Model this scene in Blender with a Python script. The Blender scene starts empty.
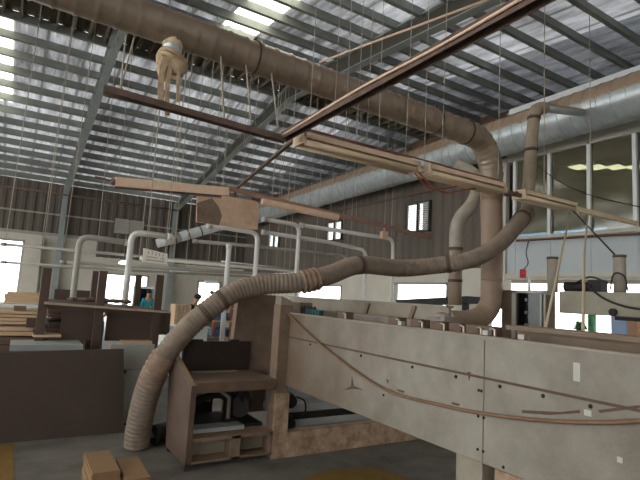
import bpy, bmesh, math, random
from mathutils import Vector, Matrix, Quaternion
random.seed(7)
SC = bpy.context.scene
COL = SC.collection
PI = math.pi

# ------------------------------------------------------------------ camera
FPX, PITCH, ROLL, YAW = 485.0, math.radians(6.7), math.radians(3.3), math.radians(31.6)
CAM = Vector((0, 0, 1.6))
CF = Vector((math.sin(YAW)*math.cos(PITCH), math.cos(YAW)*math.cos(PITCH), math.sin(PITCH)))
_r0 = Vector((math.cos(YAW), -math.sin(YAW), 0)); _u0 = _r0.cross(CF)
CR = math.cos(ROLL)*_r0 + math.sin(ROLL)*_u0
CU = -math.sin(ROLL)*_r0 + math.cos(ROLL)*_u0
cd = bpy.data.cameras.new('camera'); cam = bpy.data.objects.new('camera', cd); COL.objects.link(cam)
cd.sensor_width = 36; cd.lens = FPX/640*36; cd.clip_start = .05; cd.clip_end = 300
cam.matrix_world = Matrix(((CR.x, CU.x, -CF.x, 0), (CR.y, CU.y, -CF.y, 0), (CR.z, CU.z, -CF.z, 1.6), (0, 0, 0, 1)))
SC.camera = cam
def ray(x, y): return (x-320)/FPX*CR - (y-240)/FPX*CU + CF
def on(ax, x, y, v):
    r = ray(x, y); return CAM + r*((v-CAM[ax])/r[ax])
def atX(x, y, v): return on(0, x, y, v)
def atY(x, y, v): return on(1, x, y, v)
def atZ(x, y, v): return on(2, x, y, v)
def atD(x, y, d): return CAM + ray(x, y)*d

# ------------------------------------------------------------------ materials
def lin(c):
    return tuple(((v/255)/12.92 if v/255 <= .04045 else ((v/255+.055)/1.055)**2.4) for v in c) + (1,)
MATS = {}
def mat(name, col, col2=None, rough=.65, metal=0, scale=5, dust=None, dust_lo=.25, dust_hi=.8, bump=0, bscale=40, contrast=.5, stretch=None, spec=.35):
    m = bpy.data.materials.new(name); m.use_nodes = True
    nt = m.node_tree; b = nt.nodes['Principled BSDF']; N = nt.nodes.new; L = nt.links.new
    b.inputs['Roughness'].default_value = rough; b.inputs['Metallic'].default_value = metal
    b.inputs['Specular IOR Level'].default_value = spec
    tc = N('ShaderNodeTexCoord'); geo = N('ShaderNodeNewGeometry')
    src = geo.outputs['Position']
    if stretch:
        mp = N('ShaderNodeMapping'); mp.inputs['Scale'].default_value = stretch
        L(src, mp.inputs['Vector']); src = mp.outputs['Vector']
    no = N('ShaderNodeTexNoise'); no.inputs['Scale'].default_value = scale; no.inputs['Detail'].default_value = 6
    no.inputs['Roughness'].default_value = .65
    L(src, no.inputs['Vector'])
    rp = N('ShaderNodeValToRGB'); lo = .5-contrast/2
    rp.color_ramp.elements[0].position = max(0, lo); rp.color_ramp.elements[1].position = min(1, 1-lo)
    rp.color_ramp.elements[0].color = lin(col); rp.color_ramp.elements[1].color = lin(col2 or col)
    L(no.outputs['Fac'], rp.inputs['Fac'])
    out = rp.outputs['Color']
    if dust:
        sx = N('ShaderNodeSeparateXYZ'); L(geo.outputs['Normal'], sx.inputs[0])
        ad = N('ShaderNodeMath'); ad.operation = 'MULTIPLY_ADD'; ad.inputs[1].default_value = .5; L(no.outputs['Fac'], ad.inputs[0]); L(sx.outputs['Z'], ad.inputs[2])
        mr = N('ShaderNodeMapRange'); mr.inputs['From Min'].default_value = dust_lo+.25; mr.inputs['From Max'].default_value = dust_hi+.25
        L(ad.outputs[0], mr.inputs['Value'])
        mx = N('ShaderNodeMix'); mx.data_type = 'RGBA'; mx.inputs['B'].default_value = lin(dust)
        L(out, mx.inputs['A']); L(mr.outputs[0], mx.inputs['Factor']); out = mx.outputs['Result']
        if metal:
            mm = N('ShaderNodeMath'); mm.operation = 'MULTIPLY_ADD'; mm.inputs[1].default_value = -metal; mm.inputs[2].default_value = metal
            L(mr.outputs[0], mm.inputs[0]); L(mm.outputs[0], b.inputs['Metallic'])
    L(out, b.inputs['Base Color'])
    if bump:
        n2 = N('ShaderNodeTexNoise'); n2.inputs['Scale'].default_value = bscale; n2.inputs['Detail'].default_value = 4
        L(geo.outputs['Position'], n2.inputs['Vector'])
        bp = N('ShaderNodeBump'); bp.inputs['Strength'].default_value = bump; bp.inputs['Distance'].default_value = .02
        L(n2.outputs['Fac'], bp.inputs['Height']); L(bp.outputs['Normal'], b.inputs['Normal'])
    MATS[name] = m; return m
def front_dirt():
    m = mat('machine_front', (112, 104, 92), (146, 140, 127), rough=.5, scale=1.8, bump=.12, bscale=60, contrast=.35)
    nt = m.node_tree; N = nt.nodes.new; L = nt.links.new; b = nt.nodes['Principled BSDF']
    src = b.inputs['Base Color'].links[0].from_socket
    geo = N('ShaderNodeNewGeometry'); sx = N('ShaderNodeSeparateXYZ'); L(geo.outputs['Position'], sx.inputs[0])
    n = N('ShaderNodeTexNoise'); n.inputs['Scale'].default_value = 3.5; n.inputs['Detail'].default_value = 8; L(geo.outputs['Position'], n.inputs['Vector'])
    a = N('ShaderNodeMath'); a.operation = 'MULTIPLY_ADD'; a.inputs[1].default_value = 2.2; L(n.outputs['Fac'], a.inputs[0]); L(sx.outputs['Y'], a.inputs[2])
    r = N('ShaderNodeMapRange'); r.inputs['From Min'].default_value = 3.6; r.inputs['From Max'].default_value = 5.6; r.inputs['To Max'].default_value = .85; L(a.outputs[0], r.inputs['Value'])
    x = N('ShaderNodeMix'); x.data_type = 'RGBA'; x.inputs['B'].default_value = lin((98, 79, 62)); L(src, x.inputs['A']); L(r.outputs[0], x.inputs['Factor']); L(x.outputs['Result'], b.inputs['Base Color'])
def translucent(name, col, col2, trans, tcol, scale=3.0, foil=False, gloss=0.0):
    m = bpy.data.materials.new(name); m.use_nodes = True
    nt = m.node_tree; N = nt.nodes.new; L = nt.links.new
    b = nt.nodes['Principled BSDF']; b.inputs['Roughness'].default_value = .5
    geo = N('ShaderNodeNewGeometry')
    mp = N('ShaderNodeMapping'); mp.inputs['Scale'].default_value = (2.2, .45, .45); L(geo.outputs['Position'], mp.inputs['Vector'])
    no = N('ShaderNodeTexNoise'); no.inputs['Scale'].default_value = scale; no.inputs['Detail'].default_value = 7; no.inputs['Roughness'].default_value = .7
    L(mp.outputs[0], no.inputs['Vector'])
    rp = N('ShaderNodeValToRGB'); rp.color_ramp.elements[0].position = .3; rp.color_ramp.elements[1].position = .7
    rp.color_ramp.elements[0].color = lin(col); rp.color_ramp.elements[1].color = lin(col2)
    fac = no.outputs['Fac']
    if foil:   # overlapping seams of the sheets and broad dirty patches
        sx = N('ShaderNodeSeparateXYZ'); L(geo.outputs['Position'], sx.inputs[0])
        fr = N('ShaderNodeMath'); fr.operation = 'PINGPONG'; fr.inputs[1].default_value = .38; L(sx.outputs[0], fr.inputs[0])
        se = N('ShaderNodeMapRange'); se.inputs['From Min'].default_value = .0; se.inputs['From Max'].default_value = .05; se.inputs['To Min'].default_value = .55; L(fr.outputs[0], se.inputs['Value'])
        n3 = N('ShaderNodeTexNoise'); n3.inputs['Scale'].default_value = .45; n3.inputs['Detail'].default_value = 3; L(geo.outputs['Position'], n3.inputs['Vector'])
        a1 = N('ShaderNodeMath'); a1.operation = 'MULTIPLY_ADD'; a1.inputs[1].default_value = .9; a1.inputs[2].default_value = -.43; L(n3.outputs['Fac'], a1.inputs[0])
        a2 = N('ShaderNodeMath'); a2.operation = 'ADD'; L(a1.outputs[0], a2.inputs[0]); L(fac, a2.inputs[1])
        a3 = N('ShaderNodeMath'); a3.operation = 'MULTIPLY'; L(a2.outputs[0], a3.inputs[0]); L(se.outputs[0], a3.inputs[1]); fac = a3.outputs[0]
    L(fac, rp.inputs['Fac']); L(rp.outputs[0], b.inputs['Base Color'])
    tr = N('ShaderNodeBsdfTranslucent')
    mx = N('ShaderNodeMix'); mx.data_type = 'RGBA'; mx.blend_type = 'MULTIPLY'; mx.inputs['Factor'].default_value = 1; mx.inputs['B'].default_value = lin(tcol)
    L(rp.outputs[0], mx.inputs['A']); L(mx.outputs['Result'], tr.inputs['Color'])
    ms = N('ShaderNodeMixShader'); ms.inputs[0].default_value = trans
    L(b.outputs[0], ms.inputs[1]); L(tr.outputs[0], ms.inputs[2]); L(ms.outputs[0], nt.nodes['Material Output'].inputs[0])
    MATS[name] = m; return m
def emis(name, col, strength):
    m = bpy.data.materials.new(name); m.use_nodes = True; nt = m.node_tree
    e = nt.nodes.new('ShaderNodeEmission'); e.inputs[0].default_value = lin(col); e.inputs[1].default_value = strength
    nt.links.new(e.outputs[0], nt.nodes['Material Output'].inputs[0]); MATS[name] = m; return m
def glass(name, tint, gl=.12, film=0):
    m = bpy.data.materials.new(name); m.use_nodes = True; nt = m.node_tree
    t = nt.nodes.new('ShaderNodeBsdfTransparent'); t.inputs[0].default_value = lin(tint)
    g = nt.nodes.new('ShaderNodeBsdfGlossy'); g.inputs['Roughness'].default_value = .08
    s = nt.nodes.new('ShaderNodeMixShader'); s.inputs[0].default_value = gl
    nt.links.new(t.outputs[0], s.inputs[1]); nt.links.new(g.outputs[0], s.inputs[2]); out = s
    if film:
        d = nt.nodes.new('ShaderNodeBsdfDiffuse'); d.inputs[0].default_value = lin((150, 142, 114)); out = nt.nodes.new('ShaderNodeMixShader'); out.inputs[0].default_value = film
        nt.links.new(s.outputs[0], out.inputs[1]); nt.links.new(d.outputs[0], out.inputs[2])
    nt.links.new(out.outputs[0], nt.nodes['Material Output'].inputs[0])
    MATS[name] = m; return m

DUST = (150, 128, 104)
mat('floor', (78, 75, 70), (126, 120, 110), rough=.75, scale=2.2, bump=.15, bscale=9)
mat('plaster', (190, 184, 168), (214, 208, 192), rough=.85, scale=1.2)
mat('cladding', (88, 80, 72), (114, 104, 94), rough=.7, scale=1.0, stretch=(1, 1, .25))
mat('office_white', (176, 184, 186), (196, 202, 202), rough=.6, scale=1.5)
mat('office_trim', (188, 184, 172), (206, 202, 190), rough=.6, scale=2)
mat('office_dark', (120, 114, 92), (140, 132, 108), rough=.9)
mat('header', (176, 172, 158), (196, 190, 176), rough=.8, scale=1.4)
mat('gable', (112, 88, 70), (132, 106, 84), rough=.8, scale=1.4)
translucent('roof', (118, 116, 112), (232, 232, 230), .105, (244, 247, 255), 2.2, foil=True)
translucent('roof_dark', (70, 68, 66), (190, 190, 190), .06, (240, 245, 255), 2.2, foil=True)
translucent('skylight', (240, 240, 232), (255, 255, 250), .93, (255, 253, 240), 2)
mat('ridge_dark', (104, 98, 86), (128, 120, 104), rough=.8, scale=3)
mat('purlin', (118, 124, 118), (148, 150, 144), rough=.6, scale=3, dust=(110, 100, 88))
mat('steel_grey', (142, 150, 148), (168, 174, 170), rough=.55, scale=3)
mat('rafter_web', (64, 62, 56), (88, 82, 72), rough=.7, scale=3)
mat('rust_rail', (84, 68, 60), (120, 98, 86), rough=.75, scale=9, dust=(150, 120, 98))
mat('pink_rail', (150, 112, 94), (178, 138, 118), rough=.75, scale=8)
mat('tan_batten', (218, 184, 156), (234, 206, 180), rough=.7, scale=8, dust=(168, 128, 100), dust_lo=.4)
mat('tan_plate', (190, 154, 128), (212, 184, 158), rough=.75, scale=4, contrast=.35)
mat('cream_batten', (220, 196, 162), (234, 214, 182), rough=.65, scale=7, dust=(190, 164, 124))
mat('wire', (160, 150, 136), (190, 180, 164), rough=.6, scale=8)
mat('brown_duct', (130, 114, 98), (164, 146, 126), rough=.36, scale=4, metal=.3, dust=(124, 96, 76), dust_lo=.1, dust_hi=.7, spec=.5)
mat('tan_duct', (138, 116, 98), (158, 136, 116), rough=.55, scale=4)
mat('galvanized', (164, 172, 172), (204, 210, 210), rough=.36, metal=.35, scale=5, dust=(158, 134, 110), dust_lo=.02, dust_hi=.14)
mat('dull_duct', (140, 132, 120), (166, 158, 146), rough=.6, scale=6, dust=(176, 160, 138))
mat('band', (74, 62, 52), (96, 80, 68), rough=.6)
mat('hose', (108, 94, 82), (136, 120, 104), rough=.7, scale=9, dust=(142, 124, 108), dust_lo=.3)
mat('hose_wrap', (110, 90, 76), (160, 134, 112), rough=.75, scale=14, bump=.8, bscale=30)
mat('riser', (140, 124, 106), (162, 146, 126), rough=.7, scale=6)
mat('rag', (168, 142, 112), (206, 182, 150), rough=.9, scale=10, bump=.6, bscale=30)
mat('machine', (120, 108, 92), (152, 144, 128), rough=.5, scale=1.6, dust=DUST, bump=.12, bscale=60, contrast=.35)
front_dirt()
mat('clamp_brown', (88, 70, 56), (116, 94, 76), rough=.65, scale=7)
mat('machine_brown', (106, 88, 73), (136, 115, 97), rough=.65, scale=7, dust=(150, 120, 94))
mat('machine_side', (76, 60, 50), (100, 82, 70), rough=.65, scale=5, dust=(140, 116, 92))
mat('machine_rail', (104, 88, 72), (128, 110, 92), rough=.65, scale=5, dust=(150, 126, 104))
mat('grey_tube', (118, 112, 104), (146, 138, 128), rough=.6, scale=5, dust=(146, 130, 112))
mat('rusty', (142, 112, 88), (186, 162, 136), rough=.75, scale=9, contrast=.3)
mat('black', (22, 20, 20), (38, 34, 32), rough=.6, scale=6)
mat('dark_panel', (36, 28, 24), (56, 44, 36), rough=.6, scale=4)
mat('white_slab', (150, 152, 150), (176, 178, 176), rough=.6, scale=4)
mat('black_seam', (70, 54, 42), (96, 74, 58), rough=.7, scale=10)
mat('tape', (166, 162, 150), (186, 182, 170), rough=.5)
mat('air_hose', (104, 78, 58), (128, 98, 74), rough=.6, scale=8)
mat('teal', (36, 72, 74), (48, 92, 92), rough=.5)
mat('chrome', (176, 166, 150), (196, 186, 170), rough=.35, metal=.6)
mat('white_pipe', (206, 206, 200), (224, 222, 214), rough=.5, scale=4, dust=(204, 190, 168))
mat('grey_pipe', (150, 148, 140), (172, 168, 158), rough=.6, scale=4)
mat('brown_board', (66, 53, 46), (78, 64, 55), rough=.6, scale=1.2)
mat('dark_board', (74, 58, 50), (90, 72, 62), rough=.6, scale=2)
mat('board_edge', (150, 134, 116), (186, 168, 146), rough=.8, scale=8)
mat('pale_board', (150, 150, 140), (166, 166, 154), rough=.6, scale=2)
mat('blue_grey_board', (138, 142, 140), (156, 160, 156), rough=.6, scale=3)
mat('timber', (186, 156, 122), (214, 186, 150), rough=.75, scale=3, stretch=(1, 8, 8))
mat('dark_timber', (92, 72, 60), (118, 94, 78), rough=.75, scale=3, stretch=(1, 8, 8))
mat('mdf', (126, 98, 70), (144, 114, 82), rough=.75, scale=3)
mat('yellow', (112, 84, 36), (132, 102, 50), rough=.7, scale=6)
mat('sign', (226, 220, 208), (238, 232, 220), rough=.6)
mat('sign_ink', (166, 138, 126), (180, 150, 138), rough=.7)
mat('red', (206, 44, 58), (222, 64, 74), rough=.4)
mat('skin', (172, 128, 102), (184, 140, 112), rough=.6)
mat('hair', (24, 20, 18), (36, 30, 26), rough=.7)
mat('cloth_black', (30, 30, 34), (44, 44, 48), rough=.9)
mat('cloth_blue', (52, 60, 84), (66, 74, 98), rough=.9)
mat('cloth_teal', (30, 128, 140), (48, 150, 160), rough=.9)
mat('carton', (186, 156, 124), (204, 174, 140), rough=.8, scale=4)
mat('white_paint', (220, 222, 220), (234, 236, 234), rough=.5)
mat('blue', (70, 112, 160), (92, 134, 180), rough=.5)
mat('red_brown', (132, 74, 52), (156, 94, 68), rough=.7)
mat('machine_green', (88, 104, 96), (110, 126, 118), rough=.5)
mat('leaf', (40, 70, 48), (66, 104, 66), rough=.6, scale=12)
mat('green_paint', (70, 130, 84), (88, 148, 98), rough=.5)
mat('curtain', (150, 172, 214), (184, 204, 236), rough=.8, scale=3)
mat('cable', (34, 32, 30), (50, 46, 42), rough=.6)
mat('rope', (176, 158, 132), (194, 176, 148), rough=.85)
mat('chain', (96, 72, 56), (124, 96, 76), rough=.7, scale=30)
mat('tan_panel', (186, 142, 108), (200, 158, 124), rough=.7)
mat('steel_cab', (116, 122, 122), (136, 140, 138), rough=.5)
emis('lamp', (255, 250, 235), 3.0)
emis('lamp_office', (255, 244, 214), 2.5)
glass('office_glass', (206, 212, 200), .1, .3)
glass('pane', (235, 240, 245), .06)
glass('blue_pane', (178, 206, 236), .05)

# ------------------------------------------------------------------ mesh builder
class MB:
    def __init__(s): s.bm = bmesh.new(); s.smooth = False
    def box(s, lo, hi, rz=0, bev=0):
        lo, hi = Vector(lo), Vector(hi); c = (lo+hi)/2; d = hi-lo
        r = bmesh.ops.create_cube(s.bm, size=1)
        M = Matrix.Translation(c) @ Matrix.Rotation(rz, 4, 'Z') @ Matrix.Diagonal((d.x, d.y, d.z, 1))
        bmesh.ops.transform(s.bm, matrix=M, verts=r['verts'])
        if bev:
            es = list({e for v in r['verts'] for e in v.link_edges})
            bmesh.ops.bevel(s.bm, geom=es, offset=bev, segments=2, affect='EDGES', profile=.5)
        return s
    def bar(s, p, q, w, h, up=(0, 0, 1)):
        p, q = Vector(p), Vector(q); z = (q-p); ln = z.length; z.normalize()
        u = Vector(up)
        if abs(u.dot(z)) > .98: u = Vector((1, 0, 0))
        x = u.cross(z).normalized(); y = z.cross(x)
        M = Matrix(((x.x, y.x, z.x, 0), (x.y, y.y, z.y, 0), (x.z, y.z, z.z, 0), (0, 0, 0, 1)))
        r = bmesh.ops.create_cube(s.bm, size=1)
        bmesh.ops.transform(s.bm, matrix=Matrix.Translation((p+q)/2) @ M @ Matrix.Diagonal((w, h, ln, 1)), verts=r['verts'])
        return s
    def tube(s, pts, r, n=12, caps=True, smooth=True):
        pts = [Vector(p) for p in pts]; k = len(pts)
        rf = r if callable(r) else (lambda i: r[i]) if isinstance(r, (list, tuple)) else (lambda i: r)
        t = [(pts[min(i+1, k-1)]-pts[max(i-1, 0)]).normalized() for i in range(k)]
        u = Vector((0, 0, 1)) if abs(t[0].z) < .9 else Vector((1, 0, 0))
        u = (u - t[0]*u.dot(t[0])).normalized(); rings = []
        for i in range(k):
            if i:
                q = t[i-1].rotation_difference(t[i]); u = q @ u; u = (u - t[i]*u.dot(t[i])).normalized()
            w = t[i].cross(u); rr = rf(i)
            rings.append([s.bm.verts.new(pts[i] + (u*math.cos(a)+w*math.sin(a))*rr) for a in [2*PI*j/n for j in range(n)]])
        for i in range(k-1):
            for j in range(n):
                f = s.bm.faces.new((rings[i][j], rings[i][(j+1) % n], rings[i+1][(j+1) % n], rings[i+1][j])); f.smooth = smooth
        if caps:
            s.bm.faces.new(rings[0][::-1]); s.bm.faces.new(rings[-1])
        return s
    def cyl(s, p, q, r, n=16): return s.tube([p, q], r, n)
    def ball(s, c, r, sz=(1, 1, 1), seg=12):
        x = bmesh.ops.create_uvsphere(s.bm, u_segments=seg, v_segments=max(6, seg*2//3), radius=1)
        bmesh.ops.transform(s.bm, matrix=Matrix.Translation(c) @ Matrix.Diagonal((r*sz[0], r*sz[1], r*sz[2], 1)), verts=x['verts'])
        for v in x['verts']:
            for f in v.link_faces: f.smooth = True
        return s
    def quad(s, *p):
        s.bm.faces.new([s.bm.verts.new(Vector(v)) for v in p]); return s
    def prism(s, poly, a, b):
        # poly points get extruded from offset a to offset b (vectors)
        A = [s.bm.verts.new(Vector(p)+Vector(a)) for p in poly]; B = [s.bm.verts.new(Vector(p)+Vector(b)) for p in poly]
        n = len(poly); s.bm.faces.new(A[::-1]); s.bm.faces.new(B)
        for i in range(n): s.bm.faces.new((A[i], A[(i+1) % n], B[(i+1) % n], B[i]))
        return s
def base_of(o):
    while o.parent: o = o.parent
    return o.location
def obj(name, mb, m, parent=None, loc=None, raw=False, kind=None, label=None):
    """one mesh object; geometry is given in world coordinates"""
    if parent is not None: off = base_of(parent)
    else:
        if loc is None:
            vs = [v.co for v in mb.bm.verts]
            loc = Vector(((min(v.x for v in vs)+max(v.x for v in vs))/2, (min(v.y for v in vs)+max(v.y for v in vs))/2, min(v.z for v in vs)))
        off = Vector(loc)
    if not raw: bmesh.ops.translate(mb.bm, vec=-Vector(off), verts=mb.bm.verts)
    bmesh.ops.recalc_face_normals(mb.bm, faces=mb.bm.faces)
    me = bpy.data.meshes.new(name); mb.bm.to_mesh(me); mb.bm.free()
    me.materials.append(MATS[m]); o = bpy.data.objects.new(name, me); COL.objects.link(o)
    if parent is not None: o.parent = parent
    else: o.location = off
    if kind: o['kind'] = kind
    if label: o['label'] = label
    return o
def tag(o, label, cat, group=None):
    o['label'] = label; o['category'] = cat
    if group: o['group'] = group
    return o
def thing(name, label, cat, loc, group=None):
    o = bpy.data.objects.new(name, None); COL.objects.link(o); o.location = loc; o.empty_display_size = .1
    return tag(o, label, cat, group)
def struct(name, mb, m, parent=None):
    o = obj(name, mb, m, parent)
    if parent is None: o['kind'] = 'structure'
    return o
def sroot(name, loc=(0, 0, 0)):
    o = bpy.data.objects.new(name, None); COL.objects.link(o); o.location = loc; o['kind'] = 'structure'; return o
def smooth_path(pts, per=10):
    P = [Vector(p) for p in pts]; P = [2*P[0]-P[1]] + P + [2*P[-1]-P[-2]]; out = []
    for i in range(1, len(P)-2):
        a, b, c, d = P[i-1:i+3]
        for k in range(per):
            t = k/per; out.append(.5*((2*b)+(c-a)*t+(2*a-5*b+4*c-d)*t*t+(3*b-a-3*c+d)*t**3))
    out.append(P[-2]); return out
def resample(pts, step):
    out = [pts[0].copy()]; acc = 0
    for a, b in zip(pts, pts[1:]):
        l = (b-a).length; 
        if l < 1e-9: continue
        d = step-acc
        while d <= l: out.append(a+(b-a)*(d/l)); d += step
        acc = l-(d-step)
    return out

# ------------------------------------------------------------------ shell
WX, WY = 8.45, 20.0           # right wall plane, back wall plane
RIDGE = 10.2
def under(Y): return 6.45-.177*(Y-RIDGE) if Y > RIDGE else 6.45+.1*(Y-RIDGE)   # underside of the roof frames
def sheet(Y): return under(Y)+.3+.17

struct('floor', MB().box((-14, -12, -.2), (30, 40, 0)), 'floor')

def corrugated(mb, a0, a1, place, pitch=.25, depth=.035):
    """trapezoid sheet: place(a, d, end) gives a point along the sheet at offset d"""
    prof = []; a = a0
    while a < a1-1e-6:
        for fa, d in ((0, 0), (.3, 0), (.45, 1), (.85, 1)):
            if a+fa*pitch < a1: prof.append((a+fa*pitch, d*depth))
        a += pitch
    prof.append((a1, 0))
    lo = [mb.bm.verts.new(place(x, d, 0)) for x, d in prof]; hi = [mb.bm.verts.new(place(x, d, 1)) for x, d in prof]
    for i in range(len(prof)-1): mb.bm.faces.new((lo[i], lo[i+1], hi[i+1], hi[i]))

ceiling = sroot('ceiling')
def roof_strip(mb, x0, x1, y0, y1):
    corrugated(mb, x0, x1, lambda a, d, e: Vector((a, (y0, y1)[e], sheet((y0, y1)[e])+d)))
SKY = [(-1.65, -.62, 11.0, 14.6), (2.85, 3.55, 4.6, 8.75), (-6.5, -5.5, 11.0, 19.6), (-4.5, -3.6, 1.0, 8.6)]
m = MB()
for y0, y1, xs in ((-10, 9.55, [k for k in SKY if k[2] < 10]), (10.85, 20.6, [k for k in SKY if k[2] > 10])):
    x = -9.0
    for (a, b, s0, s1) in sorted(xs):
        roof_strip(m, x, a, y0, y1)
        if s0 > y0+.05: roof_strip(m, a, b, y0, s0)
        if s1 < y1-.05: roof_strip(m, a, b, s1, y1)
        x = b
    roof_strip(m, x, 7.75, y0, y1)
obj('roof_sheeting', m, 'roof', ceiling)
m = MB(); roof_strip(m, 7.75, 10.6, -10, 9.55); roof_strip(m, 7.75, 10.6, 10.85, 20.6); obj('dark_sheeting', m, 'roof_dark', ceiling)  # darker, less translucent sheets over the right end of the roof
m = MB(); roof_strip(m, -9, 10.6, 9.5, RIDGE); roof_strip(m, -9, 10.6, RIDGE, 10.9)
m.box((-9, 9.3, sheet(RIDGE)+.06), (10.6, 11.1, sheet(RIDGE)+.1))
for i in range(66): m.box((-8.9+i*.3, 9.5, sheet(9.5)-.16), (-8.86+i*.3, 10.9, sheet(9.5)+.02))
obj('ridge_lining', m, 'ridge_dark', ceiling)
for i, (a, b, s0, s1) in enumerate(SKY):
    m = MB(); roof_strip(m, a-.03, b+.03, s0-.03, s1+.03); struct('window_%d' % (i+1), m, 'skylight')

# steel portal frames
def ibeam_path(mb, X, ys, depth, wide):
    pass
for i, X in enumerate((1.17, 5.2, -2.86)):
    nm = ('from the far left end wall', 'beside the big overhead duct', '')[i]
    r = thing('portal_frame', ('grey steel roof rafter on the left, running down to a column at the end wall',
                               'steel roof rafter crossing mid roof, pale lower flange passing behind the brown duct',
                               'grey steel roof rafter over the left bay beside the bright skylight strip')[i], 'roof beam', (X, WY-.2, 0), 'steel roof frames')
    web, fl = MB(), MB()
    far = [(RIDGE, .55), (14, .36), (WY-.3, .34)]; near = [(RIDGE, .55), (7, .42), (-9.5, .34)]
    for seg in (far, near):
        for (ya, da), (yb, db) in zip(seg, seg[1:]):
            za, zb = under(ya), under(yb); ta, tb = under(ya)+.3, under(yb)+.3
            pts = [(X, ya, za+(.3-da)*.35), (X, yb, zb+(.3-db)*.35), (X, yb, tb), (X, ya, ta)]
            web.prism(pts, (-.01, 0, 0), (.01, 0, 0))
            for k, (p, q) in enumerate(((pts[0], pts[1]), (pts[3], pts[2]))):
                fl.bar(p, q, .17, .016)
    obj('web', web, 'rafter_web', r); obj('flange', fl, 'steel_grey', r)
    c = MB(); yc = WY-.22
    c.box((X-.085, yc-.12, 0), (X+.085, yc-.105, under(yc)+.3)).box((X-.085, yc+.105, 0), (X+.085, yc+.12, under(yc)+.3)).box((X-.008, yc-.12, 0), (X+.008, yc+.12, under(yc)+.3))
    obj('column', c, 'steel_grey', r)

def purlin(Y, label, group):
    z = under(Y)+.3; m = MB()
    z -= .03; m.box((-8.8, Y-.006, z), (10.3, Y+.006, z+.19)).box((-8.8, Y-.07, z), (10.3, Y, z+.012)).box((-8.8, Y, z+.178), (10.3, Y+.07, z+.19))
    tag(obj('roof_purlin', m, 'purlin'), label, 'roof purlin', group)
Y = 10.85
while Y < 19.9: purlin(Y, 'thin steel purlin carrying the far slope of the roof', 'purlins of the far roof slope'); Y += .66
Y = 9.32
while Y > .8: purlin(Y, 'thin dark steel purlin carrying the near slope of the roof', 'purlins of the near roof slope'); Y -= .61

# back wall (Y = 20): masonry below, dark ribbed cladding above
wb = sroot('wall_back', (0, WY, 0))
m = MB()
def wallY(mb, x0, x1, z0, z1, t=.2): mb.box((x0, WY, z0), (x1, WY+t, z1))
HI, LO = 3.25, 2.62
openB = [(-3.0, .1, 0, 3.0), (2.42, 4.45, 0, 2.06), (6.42, 7.45, .7, 2.0)]
x = -9
for (a, b, z0, z1) in openB:
    top = HI if a < 2 else LO
    wallY(m, x, a, 0, HI if x < 2 else LO)
    if z0 > 0: wallY(m, a, b, 0, z0)
    wallY(m, a, b, z1, top); x = b
wallY(m, x, WX+.2, 0, LO)
obj('masonry', m, 'plaster', wb)
m = MB(); corrugated(m, -9, 2.42, lambda a, d, e: Vector((a, WY+.02-d, (HI, sheet(WY)-.02)[e])), pitch=.3)
corrugated(m, 2.42, WX+.2, lambda a, d, e: Vector((a, WY+.02-d, (LO, sheet(WY)-.02)[e])), pitch=.3)
obj('cladding', m, 'cladding', wb)
m = MB(); m.box((-9, WY-.06, HI-.02), (2.42, WY+.0, HI+.09)).box((-9, WY-.05, 4.0), (WX, WY-.0, 4.06))
obj('girt', m, 'grey_pipe', wb)
for i, (a, b, z0, z1) in enumerate(openB):
    r = sroot('door_%d' % (i+1) if z0 == 0 else 'window_6', ((a+b)/2, WY, z0))
    m = MB(); m.box((a, WY-.03, z0), (a+.07, WY+.1, z1)).box((b-.07, WY-.03, z0), (b, WY+.1, z1)).box((a, WY-.03, z1-.07), (b, WY+.1, z1))
    obj('frame', m, 'grey_pipe', r)
m = MB(); m.box((.1, WY-.35, 0), (.62, WY-.02, 3.1)); struct('trim_1', m, 'plaster')     # pier beside the doorway

# right wall beyond the office (X = 8.45)
wr = sroot('wall_right', (WX, 13, 0))
openR = [(6.52, 6.9, 0, 2.68), (7.98, 9.93, .9, 2.1), (12.3, 15.2, .9, 2.0)]
m = MB(); y = 6.44
def wallX(mb, y0, y1, z0, z1): mb.box((WX, y0, z0), (WX+.2, y1, z1))
for (a, b, z0, z1) in openR:
    wallX(m, y, a, 0, 2.42)
    if z0 > 0: wallX(m, a, b, 0, z0)
    if z1 < 2.42: wallX(m, a, b, z1, 2.42)
    y = b
wallX(m, y, WY, 0, 2.42); obj('masonry', m, 'plaster', wr)
LOUV = [(8.6, 9.47, 3.36, 4.13), (12.4, 13.27, 3.4, 4.03), (16.7, 17.6, 3.4, 4.03)]
m = MB(); TOP = 5.6
def cladX(y0, y1, z0, z1): corrugated(m, y0, y1, lambda a, d, e: Vector((WX+.02-d, a, (z0, z1)[e])), pitch=.3)
y = 6.44
for (a, b, z0, z1) in LOUV:
    if y < 6.5: cladX(6.9, a, 2.42, 99 if 0 else TOP)
    else: cladX(y, a, 2.42, TOP)
    cladX(a, b, 2.42, z0); cladX(a, b, z1, TOP); y = b
cladX(y, WY, 2.42, TOP); cladX(6.44, 6.9, 2.68, TOP)
obj('cladding', m, 'cladding', wr)
m = MB(); m.box((WX-.06, 6.46, 4.35), (WX, WY, 4.42)); obj('girt', m, 'rust_rail', wr)
m = MB()
for (a, b, z0, z1) in openR[1:]:
    m.box((WX-.02, a, z0), (WX+.1, a+.05, z1)).box((WX-.02, b-.05, z0), (WX+.1, b, z1)).box((WX-.02, a, z0), (WX+.1, b, z0+.05)).box((WX-.02, a, z1-.05), (WX+.1, b, z1))
obj('window_frame', m, 'grey_pipe', wr)
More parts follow.
